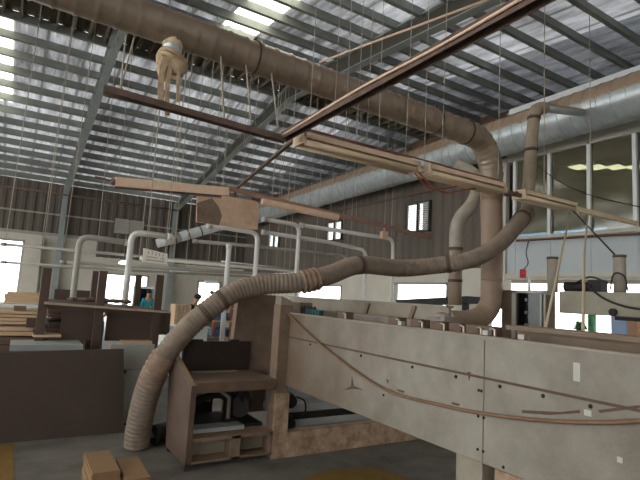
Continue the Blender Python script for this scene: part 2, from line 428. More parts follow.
# gable over everything on the right
m = MB()
m.prism([(10.35, -10, 5.0), (10.35, 20.3, 5.0), (10.35, 20.3, sheet(20.3)), (10.35, RIDGE, sheet(RIDGE)), (10.35, -10, sheet(-10))], (0, 0, 0), (.1, 0, 0))
struct('wall_gable', m, 'gable')
m = MB(); m.box((WX+.2, 6.5, TOP-.1), (10.35, 20, TOP)); struct('trim_2', m, 'gable')
for i, (a, b, z0, z1) in enumerate(LOUV):
    lab = ('white slatted louver vent in dark cladding, nearest the vertical brown duct', 'white slatted louver vent in dark cladding, behind the end of the rusty rail',
           'small slatted louver vent in dark cladding, farthest along the right wall')[i]
    r = thing('louver_vent', lab, 'vent', (WX, (a+b)/2, z0), 'louver vents')
    m = MB(); c = (a+b)/2
    for u, v in ((a, a+.03), (c-.02, c+.02), (b-.03, b)): m.box((WX-.07, u, z0), (WX+.03, v, z1))
    m.box((WX-.07, a, z0), (WX+.03, b, z0+.03)).box((WX-.07, a, z1-.03), (WX+.03, b, z1))
    obj('frame', m, 'rafter_web', r)
    n = 13
    for k in range(n):
        z = z0+.05+(z1-z0-.1)*k/(n-1); s = MB()
        s.bar((WX-.02, a+.03, z), (WX-.02, b-.03, z), .042, .008, up=(.7, 0, 1)); obj('slat', s, 'white_paint', r)
# louver on the back wall
p0, p1 = atY(115, 218, WY-.05), atY(143, 236, WY-.05)
r = thing('louver_vent', 'pale slatted louver vent high on the end wall above the hanging white sign', 'vent', (p0.x, WY-.05, p1.z))
m = MB()
for u in (p0.x, (p0.x+p1.x)/2, p1.x): m.box((u-.02, WY-.09, p1.z), (u+.02, WY-.02, p0.z))
obj('frame', m, 'rafter_web', r)
for k in range(9):
    z = p1.z+.04+(p0.z-p1.z-.08)*k/8; s = MB(); s.bar((p0.x, WY-.08, z), (p1.x, WY-.08, z), .1, .01, up=(0, -1, .9)); obj('slat', s, 'office_trim', r)

# left wall and front wall (behind the camera), out of view, their openings sized to set the fill light
m = MB(); m.box((-9.2, -10, 0), (-9, 20, .6)).box((-9.2, -10, 4.2), (-9, 20, 5.6))
for y in range(-10, 21, 5): m.box((-9.2, y-.4, .6), (-9, y+.4, 4.2))
struct('wall_left', m, 'plaster')
m = MB(); m.box((-9, -10.2, 0), (0, -10, 5.2)).box((5, -10.2, 0), (10.4, -10, 5.2)).box((0, -10.2, 2.4), (5, -10, 5.2)).box((0, -10.2, 0), (3.6, -10, 2.4)); struct('wall_front', m, 'plaster')
m = MB(); m.box((WX, -10, 0), (WX+.2, 1.6, 5.6)); struct('wall_side', m, 'plaster')

# ------------------------------------------------------------------ mezzanine office on the right wall
office = sroot('wall_office', (WX, 4, 2.28))
y0, y1 = 1.6, 6.44
m = MB(); m.box((WX, y0, 2.28), (WX+.12, y1, 2.98)); obj('lower_panel', m, 'office_white', office)
m = MB(); m.box((WX, y0, 4.64), (WX+.12, y1, TOP)); obj('header', m, 'header', office)
m = MB(); m.box((WX-.06, y0, 2.95), (WX+.14, y1, 3.02)); obj('window_sill', m, 'office_trim', office)
m = MB(); m.box((WX-.04, y0, 4.6), (WX+.14, y1, 4.68)).box((WX-.05, y0, 2.18), (WX+.2, y1, 2.29)); obj('lintel', m, 'office_trim', office)
for k in range(7):
    y = 6.22-.76*k
    m = MB(); m.box((WX-.04, y-.03, 3.0), (WX+.08, y+.03, 4.64)); obj('mullion', m, 'white_paint', office)
    m = MB(); m.box((WX-.012, y-.02, 2.29), (WX+.02, y+.02, 2.97)); obj('panel_batten', m, 'office_white', office)
    m = MB(); m.box((WX+.02, y-.73, 3.02), (WX+.03, y-.03, 4.6)); obj('pane', m, 'office_glass', office)
m = MB(); m.box((WX+.12, y0, 2.28), (11.6, 9, 2.36)); obj('office_floor', m, 'office_dark', office)
m = MB(); m.box((WX+.12, y0, 4.82), (11.6, 9, 4.9)); obj('office_ceiling', m, 'office_dark', office)
m = MB(); a, b = 6.0, 8.6
m.box((11.5, y0, 2.3), (11.6, a, 5.05)).box((11.5, b, 2.3), (11.6, 9, 5.05)).box((11.5, a, 2.3), (11.6, b, 3.2)).box((11.5, a, 3.62), (11.6, b, 5.05))
m.box((WX+.1, 8.9, 2.3), (11.6, 9, 5.05)).box((WX+.1, y0-.1, 2.3), (11.6, y0, 5.05))
obj('office_inner_wall', m, 'office_dark', office)
m = MB(); m.box((11.54, a, 3.2), (11.55, b, 3.62)); obj('sky_glare_pane', m, 'blue_pane', office)  # added rear window, blue in place of the sky reflected in the glazing
m = MB(); m.box((WX-.12, 2.0, TOP), (WX+.12, 6.3, TOP+.11)); struct('trim_3', m, 'white_paint')
m = MB(); m.box((WX, 2.0, TOP+.08), (WX+.1, 6.44, TOP+.1)); m.box((WX-.06, 6.4, 2.0), (WX+.06, 6.52, 4.7)); struct('trim_4', m, 'office_trim')
for k, px in enumerate((579, 597, 616, 636)):
    p = atZ(px, 167, 4.76)
    r = thing('ceiling_light', 'lit panel light on the office ceiling behind glass, %s' % ('second from the left', 'third from the left', 'fourth from the left', 'rightmost')[k] if k else 'lit panel light on the office ceiling behind glass, leftmost of the row', 'ceiling light', (p.x, p.y, 4.73), 'office ceiling lights')
    m = MB(); m.box((p.x-.2, p.y-.16, 4.76), (p.x+.2, p.y+.16, 4.818)); obj('housing', m, 'white_paint', r)
    m = MB(); m.box((p.x-.18, p.y-.14, 4.745), (p.x+.18, p.y+.14, 4.759)); obj('diffuser', m, 'lamp_office', r)

# things outdoors below the office
p = atX(580, 327, 9.6); r = thing('round_bush', 'small round dark green bush outside below the office windows', 'bush', (p.x, p.y, 0))
m = MB()
for k in range(520):
    d = Vector((random.gauss(0, 1), random.gauss(0, 1), random.gauss(0, 1))).normalized(); q = p+d*random.uniform(.03, .12)
    t = d.orthogonal().normalized()*.03; s = d.cross(t).normalized()*.02
    m.quad(q-t, q+s, q+t+d*.02, q-s)
obj('foliage', m, 'leaf', r); m = MB(); m.cyl((p.x, p.y, 0), p, .02); obj('stem', m, 'red_brown', r)
p = atX(592, 325, 9.5); m = MB(); m.cyl((p.x, p.y, 0), (p.x, p.y, 2.15), .075); m.box((p.x-.12, p.y-.12, 0), (p.x+.12, p.y+.12, .03))
tag(obj('gate_post', m, 'green_paint'), 'green painted post standing outside in the daylight below the office', 'post')
p = atX(611, 320, 8.9); q = atX(640, 322, 8.9); m = MB(); ys = [p.y+(1.9-p.y)*i/40 for i in range(41)]
A = [(8.9+.03*math.sin(i*1.9), y) for i, y in enumerate(ys)]
for (xa, ya), (xb, yb) in zip(A, A[1:]): m.box((min(xa, xb)-.006, min(ya, yb), .1), (max(xa, xb)+.006, max(ya, yb), 1.62))
r = thing('strip_curtain', 'pale blue hanging curtain below the office at the right edge', 'curtain', (8.9, 3.2, 0)); obj('fabric', m, 'curtain', r)
m = MB(); m.bar((8.9, p.y+.08, 1.64), (8.9, 1.9, 1.64), .07, .07); obj('rail', m, 'black', r)
a, b = atX(628, 320, 7.9), atX(638, 330, 7.9)
m = MB(); m.box((7.9, b.y, b.z-.3), (7.96, a.y, a.z)).box((7.91, b.y+.04, 0), (7.95, b.y+.1, b.z)).box((7.91, a.y-.1, 0), (7.95, a.y-.04, b.z))
tag(obj('notice_board', m, 'tan_panel'), 'small plain tan board on legs in front of the pale blue curtain', 'board')

# ------------------------------------------------------------------ big overhead ducts
# silver spiral duct along the right wall
DX = 7.75
def silver_z(Y): return 4.92-.017*(Y-4.8)
def spiral(mb, pts, r, pitch=.22, bump=.012, n=32):
    P = resample([Vector(p) for p in pts], pitch); mb.tube(P, r, n)
    for c in P[1:-1]:            # raised lock seam of the wound sheet
        mb.tube([c-Vector((0, .016, 0)), c-Vector((0, .008, 0)), c+Vector((0, .008, 0)), c+Vector((0, .016, 0))], [r-.004, r+bump, r+bump, r-.004], n, caps=False, smooth=False)
r = thing('spiral_duct', 'huge silver spiral duct hanging along the right wall, dust lying on its top', 'duct', (DX, 8, silver_z(8)))
m = MB(); spiral(m, [(DX, .5, silver_z(.5)), (DX, 18.6, silver_z(18.6))], .357, bump=.009); obj('duct_body', m, 'galvanized', r)
e0 = Vector((DX, 18.6, silver_z(18.6))); e1 = atY(222, 225, 18.9); e2 = atY(180, 237, 19.0); e3 = atY(157, 243.5, 19.05)
m = MB(); P = [e0, e0+Vector((-.05, .12, -.02)), e1, e2]; m.tube(resample(smooth_path(P, 8), .05), lambda i: max(.2, .355-.006*i), 24); obj('reducer', m, 'white_paint', r)
m = MB(); m.tube([e2, e3], [.2, .17], 20); obj('end_sleeve', m, 'white_pipe', r)
for px in (200, 188, 175):
    t = (e1-e2); u = (222-px)/42.; c = e1+(e2-e1)*u; m = MB(); m.tube([c-t.normalized()*.02, c+t.normalized()*.02], .215, 20); obj('joint_ring', m, 'band', r)

# brown round duct: horizontal run, elbow, drop behind the saw
BY = 4.21
r = thing('round_duct', 'dusty brown round duct crossing overhead and dropping behind the saw', 'duct', (5.2, BY, 1.3))
ZB = 3.96
pA = Vector((-3.2, BY, ZB)); pB = Vector((4.72, BY, 3.82))
R1 = .152
m = MB(); P = resample([pA, pB], .02); m.tube(P, lambda i: R1+(.009 if i % 8 == 0 else 0), 28); obj('horizontal_run', m, 'brown_duct', r)
top = [pB, Vector((4.95, BY, 3.79)), Vector((5.12, BY+.01, 3.66)), Vector((5.22, BY+.02, 3.46)), Vector((5.25, BY+.03, 3.2))]
m = MB(); P = resample(smooth_path(top, 8), .02); m.tube(P, lambda i: R1-.001+(.009 if i % 5 == 0 else 0), 28); obj('elbow', m, 'brown_duct', r)
low = [Vector((5.25, BY+.03, 3.2)), Vector((5.32, BY+.06, 2.5)), Vector((5.38, BY+.1, 1.95))]
m = MB(); m.tube(smooth_path(low, 8), R1*.92, 28); obj('drop_pipe', m, 'tan_duct', r)
m = MB(); m.tube([(5.25, BY+.03, 3.26), (5.275, BY+.04, 2.98)], [R1*1.02, R1*.93], 28); obj('cone', m, 'tan_duct', r)
bot = [Vector((5.38, BY+.1, 1.95)), Vector((5.39, BY+.12, 1.66)), Vector((5.28, BY+.16, 1.48)), Vector((5.05, BY+.2, 1.4)), Vector((4.75, BY+.25, 1.38))]
m = MB(); P = resample(smooth_path(bot, 8), .02); m.tube(P, lambda i: R1*.92+(.006 if i % 6 == 0 else 0), 28); obj('lower_elbow', m, 'tan_duct', r)
for X in (1.72, 4.15, 4.7):
    c = pA+(pB-pA)*((X-pA.x)/(pB.x-pA.x)); m = MB(); m.tube([c-Vector((.009, 0, 0)), c+Vector((.009, 0, 0))], R1+.012, 28)
    m.box((X-.012, BY-.02, c.z+R1), (X+.012, BY+.02, c.z+R1+.05)); obj('clamp_ring', m, 'band', r)
# branch stub wrapped in rags
p = atY(171, 36, BY)
m = MB(); m.tube([(p.x, BY, ZB-.1), (p.x+.02, BY, ZB-.22), (p.x+.03, BY-.01, ZB-.34)], [.1, .085, .075], 18); obj('branch_stub', m, 'galvanized', r)
cx, cz = p.x+.02, ZB-.3
r = thing('rag_bundle', 'ragged tan cloth tied round the short stub under the brown duct, strips dangling', 'rag', (cx, BY, cz-.3))
m = MB()
for k in range(5):
    P = [Vector((cx+math.cos(a)*.098, BY+math.sin(a)*.098, cz-.02-.035*k+.018*math.sin(a*2+k))) for a in [2*PI*j/14 for j in range(15)]]
    m.tube(P, .022, 7)
obj('wrapping', m, 'rag', r); m = MB(); m.tube([(cx, BY, cz+.16), (cx, BY, cz+.06)], [.115, .085], 16); obj('collar', m, 'cream_batten', r)
m = MB(); m.ball((cx+.04, BY-.08, cz-.14), .085, (1.1, .6, .9)); m.ball((cx-.06, BY-.06, cz-.2), .07, (.9, .6, 1.3)); m.ball((cx+.09, BY-.03, cz-.09), .06, (.9, .8, 1.3)); m.ball((cx-.09, BY-.02, cz-.08), .055, (.8, .8, 1.5)); obj('knot', m, 'rag', r)
for k, (dx, ln) in enumerate(((-.07, .42), (-.02, .5), (.05, .36))):
    s = MB(); P = smooth_path([(cx+dx, BY-.1, cz-.1), (cx+dx*1.2-.01, BY-.12, cz-.1-ln*.5), (cx+dx*1.1+.012, BY-.1, cz-.1-ln)], 5)
    for a, b in zip(P, P[1:]): s.bar(a, b, .05-.012*k, .012, up=(0, 1, 0))
    obj('strip', s, 'rag', r)

# bent grey duct behind the drop, going down to the saw
r = thing('bent_duct', 'grey dusty bent duct dropping beside the brown vertical duct into the saw', 'duct', (5.4, 4.9, 1.5))
P = smooth_path([atD(456, 166, 7.4), atD(468, 171, 7.3), atD(477, 180, 7.2), atD(477, 193, 7.1), atD(471, 206, 7), atD(462, 216, 7), atD(457, 228, 7), atD(456, 248, 7)], 10)
m = MB(); P2 = resample(P, .02); m.tube(P2, lambda i: .1+(.004 if i % 5 == 0 else 0), 20); obj('flexible_bend', m, 'dull_duct', r)
a, b = atD(456, 247, 7), atD(456, 305, 7); m = MB(); m.tube([a, (a.x, a.y, b.z)], .095, 20); obj('straight_pipe', m, 'riser', r)
for px in (249, 281): c = atD(456, px, 7); m = MB(); m.tube([(a.x, a.y, c.z-.02), (a.x, a.y, c.z+.02)], .103, 20); obj('collar', m, 'band', r)

# flexible hose over the saw
hp = [(1.2, 5.22, .02), (1.2, 5.2, .2), (1.22, 5.12, .52), (1.29, 4.99, .86), (1.5, 4.9, 1.2), (1.8, 4.82, 1.5), (2.02, 4.8, 1.63), (2.26, 4.74, 1.7), (2.6, 4.6, 1.745), (2.95, 4.56, 1.85), (3.38, 4.58, 2.0), (4.0, 4.58, 2.01), (4.4, 4.42, 2.07), atD(460, 262, 6.0), atD(480, 256, 6.0)]
hp += [atD(500, 243, 6.1), atD(515, 227, 6.35), atD(527, 212, 6.7)]
P = resample(smooth_path(hp, 14), .011)
r = thing('flexible_hose', 'long dusty corrugated brown hose snaking from the floor over the saw to the riser', 'hose', (1.2, 5.22, 0))
m = MB(); NP = len(P)
def hr(i):
    base = .122 if i < 70 else .108-.008*min(1, i/500)
    return base+(.006 if (i % 4) < 2 else 0)
m.tube(P, hr, 20); obj('hose_body', m, 'hose', r)
def hose_at(px):
    best = None
    for i, q in enumerate(P):
        v = q-CAM; x = 320+FPX*v.dot(CR)/v.dot(CF)
        if best is None or abs(x-px) < best[0]: best = (abs(x-px), i)
    return best[1]
for px, ln, rad, nm in ((157, 26, .122, 'tape_wrap'), (310, 16, .125, 'tape_wrap'), (359, 3, .113, 'clamp'), (449, 2, .112, 'clamp'), (522, 4, .116, 'clamp'), (222, 2, .112, 'clamp'), (205, 2, .112, 'clamp')):
    i = hose_at(px); a, b = max(0, i-ln//2-1), min(NP-1, i+ln//2+1)
    s = MB(); s.tube(P[a:b+1], (lambda j: rad+.008*math.sin(j*1.3)) if nm == 'tape_wrap' else (lambda j: rad), 20)
    obj(nm, s, 'hose_wrap' if nm == 'tape_wrap' else 'band', r)
# riser from the hose to the silver duct
r = thing('riser_pipe', 'dusty vertical pipe with a bent top joining the hose to the silver duct', 'pipe', (6.1, 4.25, 3))
q0, q1, q2 = atD(527, 213, 6.7), atD(531, 150, 6.75), atD(534, 118, 6.85)
m = MB(); m.tube(smooth_path([q0, q1, q2], 6), .082, 20); obj('straight_pipe', m, 'riser', r)
q3 = Vector((q2.x+.06, q2.y, q2.z+.14)); q4 = Vector((q2.x+.22, q2.y-.03, q2.z+.2))
m = MB(); m.tube(resample(smooth_path([q2, q3, q4], 10), .015), lambda i: .084+(.006 if i % 5 == 0 else 0), 20); obj('elbow', m, 'riser', r)
m = MB(); m.tube([q4, atX(581, 112.5, 7.36)], .066, 20); obj('stub', m, 'galvanized', r)
for c in (q2, q1): m = MB(); m.tube([c-Vector((0, 0, .02)), c+Vector((0, 0, .02))], .09, 20); obj('clamp', m, 'band', r)

# ------------------------------------------------------------------ hanging rails and light fittings, z = 3.4
RZ, RY = 3.04, 3.89
def channel(mb, a, b, w, h):
    a, b = Vector(a), Vector(b); mb.bar(a, b, w, .006); d = (b-a).normalized(); s = Vector((0, 0, 1)).cross(d).normalized()*(w/2)
    for k in (s, -s): mb.bar(a+k-Vector((0, 0, h/2)), b+k-Vector((0, 0, h/2)), .006, h)
m = MB(); channel(m, (.4, RY, RZ+.05), (1.96, RY, RZ+.0), .07, .05); m.bar((.42, RY, RZ+.04), (1.96, RY, RZ-.01), .03, .03)
tag(obj('lighting_rail', m, 'rust_rail'), 'rusty dark hanging rail on the left, under the brown overhead duct', 'rail')
m = MB(); channel(m, (1.91, .8, RZ+.03), (1.94, 3.95, RZ+.03), .07, .06); m.cyl((1.935, .8, RZ+.05), (1.965, 3.9, RZ+.05), .012, 8); m.cyl((1.885, .8, RZ+.04), (1.915, 3.9, RZ+.04), .009, 8)
tag(obj('lighting_rail', m, 'rust_rail'), 'dark rusty rail slanting from the top edge down to the light fitting', 'rail')
a, b = atY(315, 122, 4.1), atY(237, 188, 8.2); m = MB(); m.bar(a, b, .045, .035); m.bar(a+Vector((.03, 0, .03)), b+Vector((.03, 0, .03)), .012, .012)
tag(obj('brace_rail', m, 'rust_rail'), 'thin rusty rail running down and away to the far hanging plate', 'rail')
a, b = atY(0, 248/1, 0.01+RY) if 0 else (None, None), None
m = MB(); m.tube(smooth_path([(1.86, .8, RZ+.02), (1.87, 1.8, RZ-.0), (1.88, 2.7, RZ+.02), (1.9, 3.84, RZ+.0)], 6), .009, 8); tag(obj('power_cable', m, 'tan_batten'), 'tan cable strapped along the slanting dark rail', 'cable')
# thin tan rod along the mid rafter
a, b = atY(320, 62, 7.5), atY(495, -3, 4.0); m = MB(); m.cyl(a, b, .018, 8)
tag(obj('conduit_rod', m, 'tan_batten'), 'thin tan rod running along above the mid roof rafter', 'rod')

def batten_light(name, x0, x1, label, n_rib, z=RZ, bodycol='tan_batten', w=.1, h=.085):
    r = thing(name, label, 'light fitting', ((x0+x1)/2, RY, z))
    m = MB(); m.box((x0, RY-w, z+.02), (x1, RY+w, z+.07)); m.box((x0, RY-w*.45, z-.03), (x1, RY+w*.45, z+.022)); obj('housing', m, bodycol, r)
    for s in ((-.075, .075) if n_rib < 4 else (-.1, -.045, .02, .08)):
        m = MB(); m.tube([(x0+.03, RY+s, z-.02), (x1-.03, RY+s, z-.02)], .027, 12); obj('tube_lamp', m, 'cream_batten', r)
    for xa, xb in ((x0-.012, x0+.02), (x1-.02, x1+.012)): m = MB(); m.box((xa, RY-w, z-.04), (xb, RY+w, z+.075)); obj('end_cap', m, bodycol, r)
    m = MB(); m.box((x0+.1, RY-.02, z+.07), (x1-.1, RY+.02, z+.09)); obj('spine', m, 'rust_rail', r)
    return r
batten_light('batten_light', 2.1, 3.54, 'tan tube light fitting hanging just below the slanting dark rail', 3)
batten_light('batten_light', 3.68, 4.96, 'ribbed tan light fitting passing in front of the vertical brown duct', 4, w=.125)
batten_light('batten_light', 5.36, 6.5, 'cream light fitting crossing in front of the office windows', 2, bodycol='cream_batten', w=.1)
m = MB(); m.box((4.93, RY-.05, RZ-.03), (5.4, RY-.02, RZ+.02)).box((4.93, RY+.02, RZ-.0), (5.4, RY+.05, RZ+.045)); m.cyl((5.2, RY-.1, RZ), (5.2, RY+.1, RZ), .02)
tag(obj('rail_joiner', m, 'rust_rail'), 'rusty bracket joining the two light fittings beside the riser pipe', 'bracket')
m = MB(); m.bar((3.54, RY, RZ+.03), (3.68, RY, RZ+.03), .05, .06); m.ball((3.6, RY-.05, RZ+.0), .035); m.ball((3.63, RY+.03, RZ+.02), .03)
tag(obj('rail_joiner', m, 'galvanized'), 'grey metal joiner between the first two tan light fittings', 'bracket')
m = MB(); e = Vector((8.36, RY, RZ+.02)); m.bar((6.5, RY, RZ), e, .06, .05); m.bar((6.5, RY, RZ+.04), e+Vector((0, 0, .03)), .02, .03); m.cyl((6.6, RY-.05, RZ), (6.6, RY-.05, RZ-.1), .02, 8)
tag(obj('lighting_rail', m, 'cream_batten'), 'thin cream rail running on from the cream fitting to the right edge', 'rail')
# loose cables below the fittings
for k, (a, mid, b) in enumerate((((3.52, 3.84, 3.03), (3.92, 3.84, 2.85), (4.48, 3.84, 2.98)), ((3.56, 3.92, 3.03), (3.84, 3.92, 2.88), (4.24, 3.92, 2.98)))):
    m = MB(); m.tube(smooth_path([a, mid, b], 10), .009, 8); tag(obj('power_cable', m, 'red_brown'), 'reddish cable drooping in a loop under the joined tan light fittings', 'cable', 'drooping cables')
m = MB(); m.tube(smooth_path([(2.0, 3.84, 3.155), (2.56, 3.86, 3.16), (3.04, 3.84, 3.15), (3.6, 3.85, 3.16), (4.24, 3.84, 3.15), (4.9, 3.85, 3.16)], 8), .01, 6)
tag(obj('power_cable', m, 'red_brown'), 'thin reddish cable lying along the top of the tan light fittings', 'cable')

# far rail with boxed fitting and hanging plate (Y = 8.3)
FY = 8.3
a, b = atY(115, 182, FY), atY(228, 192, FY)
r = thing('batten_light', 'long tan boxed light fitting left of the hanging plate', 'light fitting', ((a.x+b.x)/2, FY, a.z))
m = MB(); m.bar(a, b, .12, .15); obj('housing', m, 'tan_batten', r)
m = MB(); m.bar(a-Vector((0, 0, .09)), b-Vector((0, 0, .09)), .05, .03); obj('tube_lamp', m, 'rust_rail', r)
m = MB(); m.bar(a-Vector((.3, 0, -.03)), a, .03, .03); m.ball(a-Vector((.02, 0, 0)), .06); obj('end_bracket', m, 'rust_rail', r)
a, b = atY(226, 188, FY), atY(430, 237, FY); m = MB(); m.bar(a, b, .075, .075)
tag(obj('lighting_rail', m, 'pink_rail'), 'long reddish rail sloping right from the hanging plate past the silver duct', 'rail')
a, b = atY(262, 201, FY-.05), atY(338, 217, FY-.05); m = MB(); m.bar(a, b, .1, .09); m.bar(a-Vector((0, 0, .06)), b-Vector((0, 0, .06)), .03, .03)
tag(obj('batten_light', m, 'tan_batten'), 'short pinkish tan light fitting right of the hanging plate', 'light fitting')
c = [atY(197, 196, FY-.12), atY(222, 199, FY-.12), atY(222, 195.5, FY-.12), atY(256, 201, FY-.12), atY(259, 204, FY-.12), atY(257.5, 230, FY-.12), atY(196, 222, FY-.12)]
r = thing('metal_plate', 'rust stained tan metal plate hanging from the far rail', 'plate', tuple(c[5]))
m = MB(); m.prism(c, (0, -.015, 0), (0, .015, 0)); obj('plate_sheet', m, 'tan_plate', r)
c2 = [atY(x, y, FY-.136) for x, y in ((197, 203), (212, 198), (219, 207), (222, 216), (219, 225.5), (197, 221.5))]; m = MB(); m.prism(c2, (0, -.001, 0), (0, .001, 0)); obj('rust_stain', m, 'machine_brown', r)
m = MB(); q = atY(238, 199, FY-.08); m.box((q.x-.1, FY-.12, q.z-.02), (q.x-.05, FY-.03, q.z+.1)); obj('hanger', m, 'rust_rail', r); m = MB(); m.box((q.x+.25, FY-.12, q.z-.05), (q.x+.3, FY-.03, q.z+.06)); obj('hanger', m, 'rust_rail', r)
# small box hanging on the rail end
a = atY(384, 236, FY); m = MB(); m.box((a.x-.07, FY-.06, a.z-.06), (a.x+.07, FY+.06, a.z+.1)); m.cyl((a.x, FY, a.z+.1), (a.x, FY, a.z+.3), .02); 
tag(obj('switch_box', m, 'tan_plate'), 'small rusty box hanging on the white pipe under the reddish rail', 'box')

# thin red-brown sprinkler pipe along the end wall
a, b = atY(-10, 184.5, WY-.4), atY(196, 213, WY-.4); m = MB(); m.cyl(a, b, .035, 8); tag(obj('sprinkler_pipe', m, 'rust_rail'), 'thin rusty pipe running along the dark cladding of the end wall', 'pipe')

# ------------------------------------------------------------------ suspension wires
def wire(px, py, Yp, lab, grp, r=.006, lean=0):
    b = atY(px, py, Yp); t = Vector((b.x+lean, Yp, sheet(Yp)-.1)); m = MB(); m.cyl(b, t, r, 6)
    tag(obj('suspension_wire', m, 'wire'), lab, 'wire', grp)
L1 = 'thin steel wire hanging from the far roof slope down to the long pale conduit'
for px, py in ((41, 232), (43, 238), (64, 236), (97, 238), (139, 231), (147, 232), (166, 238), (173, 240), (186, 238), (266, 230), (276, 236), (284, 240), (314, 226), (343, 243), (351, 240), (384, 236), (401, 240), (5, 226)):
    if px > 320: wire(min(px, 391), 225+(min(px, 391)-300)*14/93, 9.05, 'thin steel wire from the roof to the bent white pipe above the bright window', 'wires to the bent white pipe'); continue
    wire(px, 244+px*28/320, 9.6, L1, 'wires to the far pipes', lean=random.uniform(-.08, .1))
L2 = 'thin steel wire from the roof to the rail with the hanging plate'
for px, py in ((118, 180), (152, 184), (176, 186), (203, 188), (212, 189), (222, 190), (243, 190), (250, 192), (272, 197), (279, 199), (288, 200), (310, 208), (331, 213), (356, 219)):
    wire(px, py, FY, L2, 'wires to the far rail', .005, lean=random.uniform(-.05, .05))
L3 = 'thin steel wire from the roof to the near tan light fittings'
for px, py in ((309, 137), (333, 146), (345, 150), (356, 153), (366, 156), (378, 160), (405, 166), (424, 172), (441, 176)):
    wire(px, py, RY, L3, 'wires to the near light fittings', .004, lean=random.uniform(-.04, .04))
for px, py, lab in ((498, 190, 'thin rod hanging in front of the vertical brown duct'), (591, 214, 'thin rod hanging in front of the office windows'), (544, 200, 'thin wire hanging beside the riser pipe')):
    wire(px, py, RY, lab, None, .006)
L4 = 'pale steel hanger rod from the brown overhead duct down to the rail'
for px, py in ((224, 118), (251, 122), (278, 128)):
    b = atY(px, py, RY); m = MB(); m.cyl(b, (b.x+.01, BY-.04, ZB-.14), .009, 6)
    tag(obj('hanger_rod', m, 'wire'), L4, 'rod', 'hanger rods near the brown duct')
# hook and chain near the rafter on the left
a = atY(120, 90, RY); m = MB(); m.cyl(a+Vector((.06, 0, .45)), a, .006, 6); m.cyl(a+Vector((.0, 0, .45)), a, .006, 6); m.ball(a, .025)
tag(obj('wire_hook', m, 'wire'), 'forked wire hook hanging near the left end of the rusty rail', 'hook')

# ------------------------------------------------------------------ white and grey pipes further back (Y = 9)
def pipe(pts_px, Yp, r, label, name='dust_pipe', m_='white_pipe', bend=.18, foot=False):
    W = [atY(x, y, Yp) for x, y in pts_px]
    if foot: W[0] = Vector((W[1].x, Yp, 0))
    out = [W[0]]
    for i in range(1, len(W)-1):
        a, b, c = W[i-1], W[i], W[i+1]; d1 = (a-b).normalized(); d2 = (c-b).normalized(); k = min(bend, (a-b).length*.45, (c-b).length*.45)
        for t in range(7): t /= 6; out.append((b+d1*k)*(1-t)**2+b*2*t*(1-t)+(b+d2*k)*t*t)
    out.append(W[-1]); root = thing(name, label, 'pipe', tuple(W[-1]))
    m = MB(); m.tube(out, r, 14); obj('pipe_run', m, m_, root)
    for i in (0, len(W)-1):
        s = MB(); d = (W[1]-W[0] if i == 0 else W[-2]-W[-1]).normalized(); s.tube([W[i], W[i]+d*.09], r*1.25, 14); obj('coupling', s, m_, root)
    return root
pipe(((260, 285), (258, 233), (207, 225)), 9.0, .048, 'thick white pipe bending down left of the hose bend, under the hanging plate', foot=True)
pipe(((298, 277), (299.5, 225), (262, 219)), 9.0, .045, 'tall white pipe with a bend at its top, right of the hanging plate', foot=True)
pipe(((387, 304), (393, 262), (393, 239), (300, 225)), 9.05, .045, 'white pipe running right to a bend above the bright window', foot=True)
pipe(((367, 302), (366, 250), (322, 241), (262, 232)), 9.1, .045, 'white pipe, lower of the pair bending down behind the hose', foot=True)
pipe(((228, 292), (229, 248), (229, 244)), 9.0, .048, 'short upright white pipe left of the hose bend', foot=True)
pipe(((193, 241), (262, 247), (345, 256), (346, 272)), 9.2, .035, 'thin grey pipe ending in a square bend behind the hose', m_='grey_pipe', bend=.06)
pipe(((124, 300), (132, 232), (172, 237)), 9.0, .054, 'white pipe rising left of the hanging sign and bending right', foot=True)
pipe(((72, 292), (80, 236), (130, 243)), 9.3, .05, 'pale pipe with a bend in front of the end wall, left of the sign', m_='grey_pipe', foot=True)
pipe(((60, 262), (330, 278)), 9.4, .03, 'thin pale pipe running level behind the sign', m_='grey_pipe')
pipe(((0, 244), (320, 272)), 9.6, .025, 'long thin pale conduit sloping behind all the white pipes', m_='grey_pipe')
pipe(((0, 262), (120, 270), (255, 277)), 9.7, .022, 'thin level conduit low in front of the cream end wall', m_='grey_pipe')
pipe(((140, 258), (300, 272), (330, 275)), 9.5, .03, 'pale pipe running level just below the hanging sign', m_='white_pipe')
# tube light glowing near the end wall and one dull fitting
p = atY(124, 263.5, 9.5); r = thing('tube_light', 'small glowing lamp beside the white pipe, left of the sign', 'lamp', tuple(p))
m = MB(); m.ball(p, .065, (1.5, 1, .8)); obj('bulb', m, 'lamp', r); m = MB(); m.cyl(p, p+Vector((0, 0, .35)), .01, 6); obj('cord', m, 'cable', r)
for i, (x0, y0, x1, y1, lab) in enumerate(((170, 270, 188, 272, 'short pale strip light hanging right below the sign'), (222, 262, 300, 271, 'long pale strip light hanging between the white pipes'), (205, 282, 217, 282, 'tiny pale strip light over the far bright window'))):
    a, b = atY(x0, y0, 10.2), atY(x1, y1, 10.2); r = thing('strip_light', lab, 'light fitting', tuple(a)); m = MB(); m.bar(a, b, .08, .06); obj('housing', m, 'white_paint', r)
    for c in (a.lerp(b, .15), a.lerp(b, .85)): m = MB(); m.cyl(c, c+Vector((0, 0, sheet(10.2)-c.z-.1)), .006, 5); obj('hanger', m, 'wire', r)
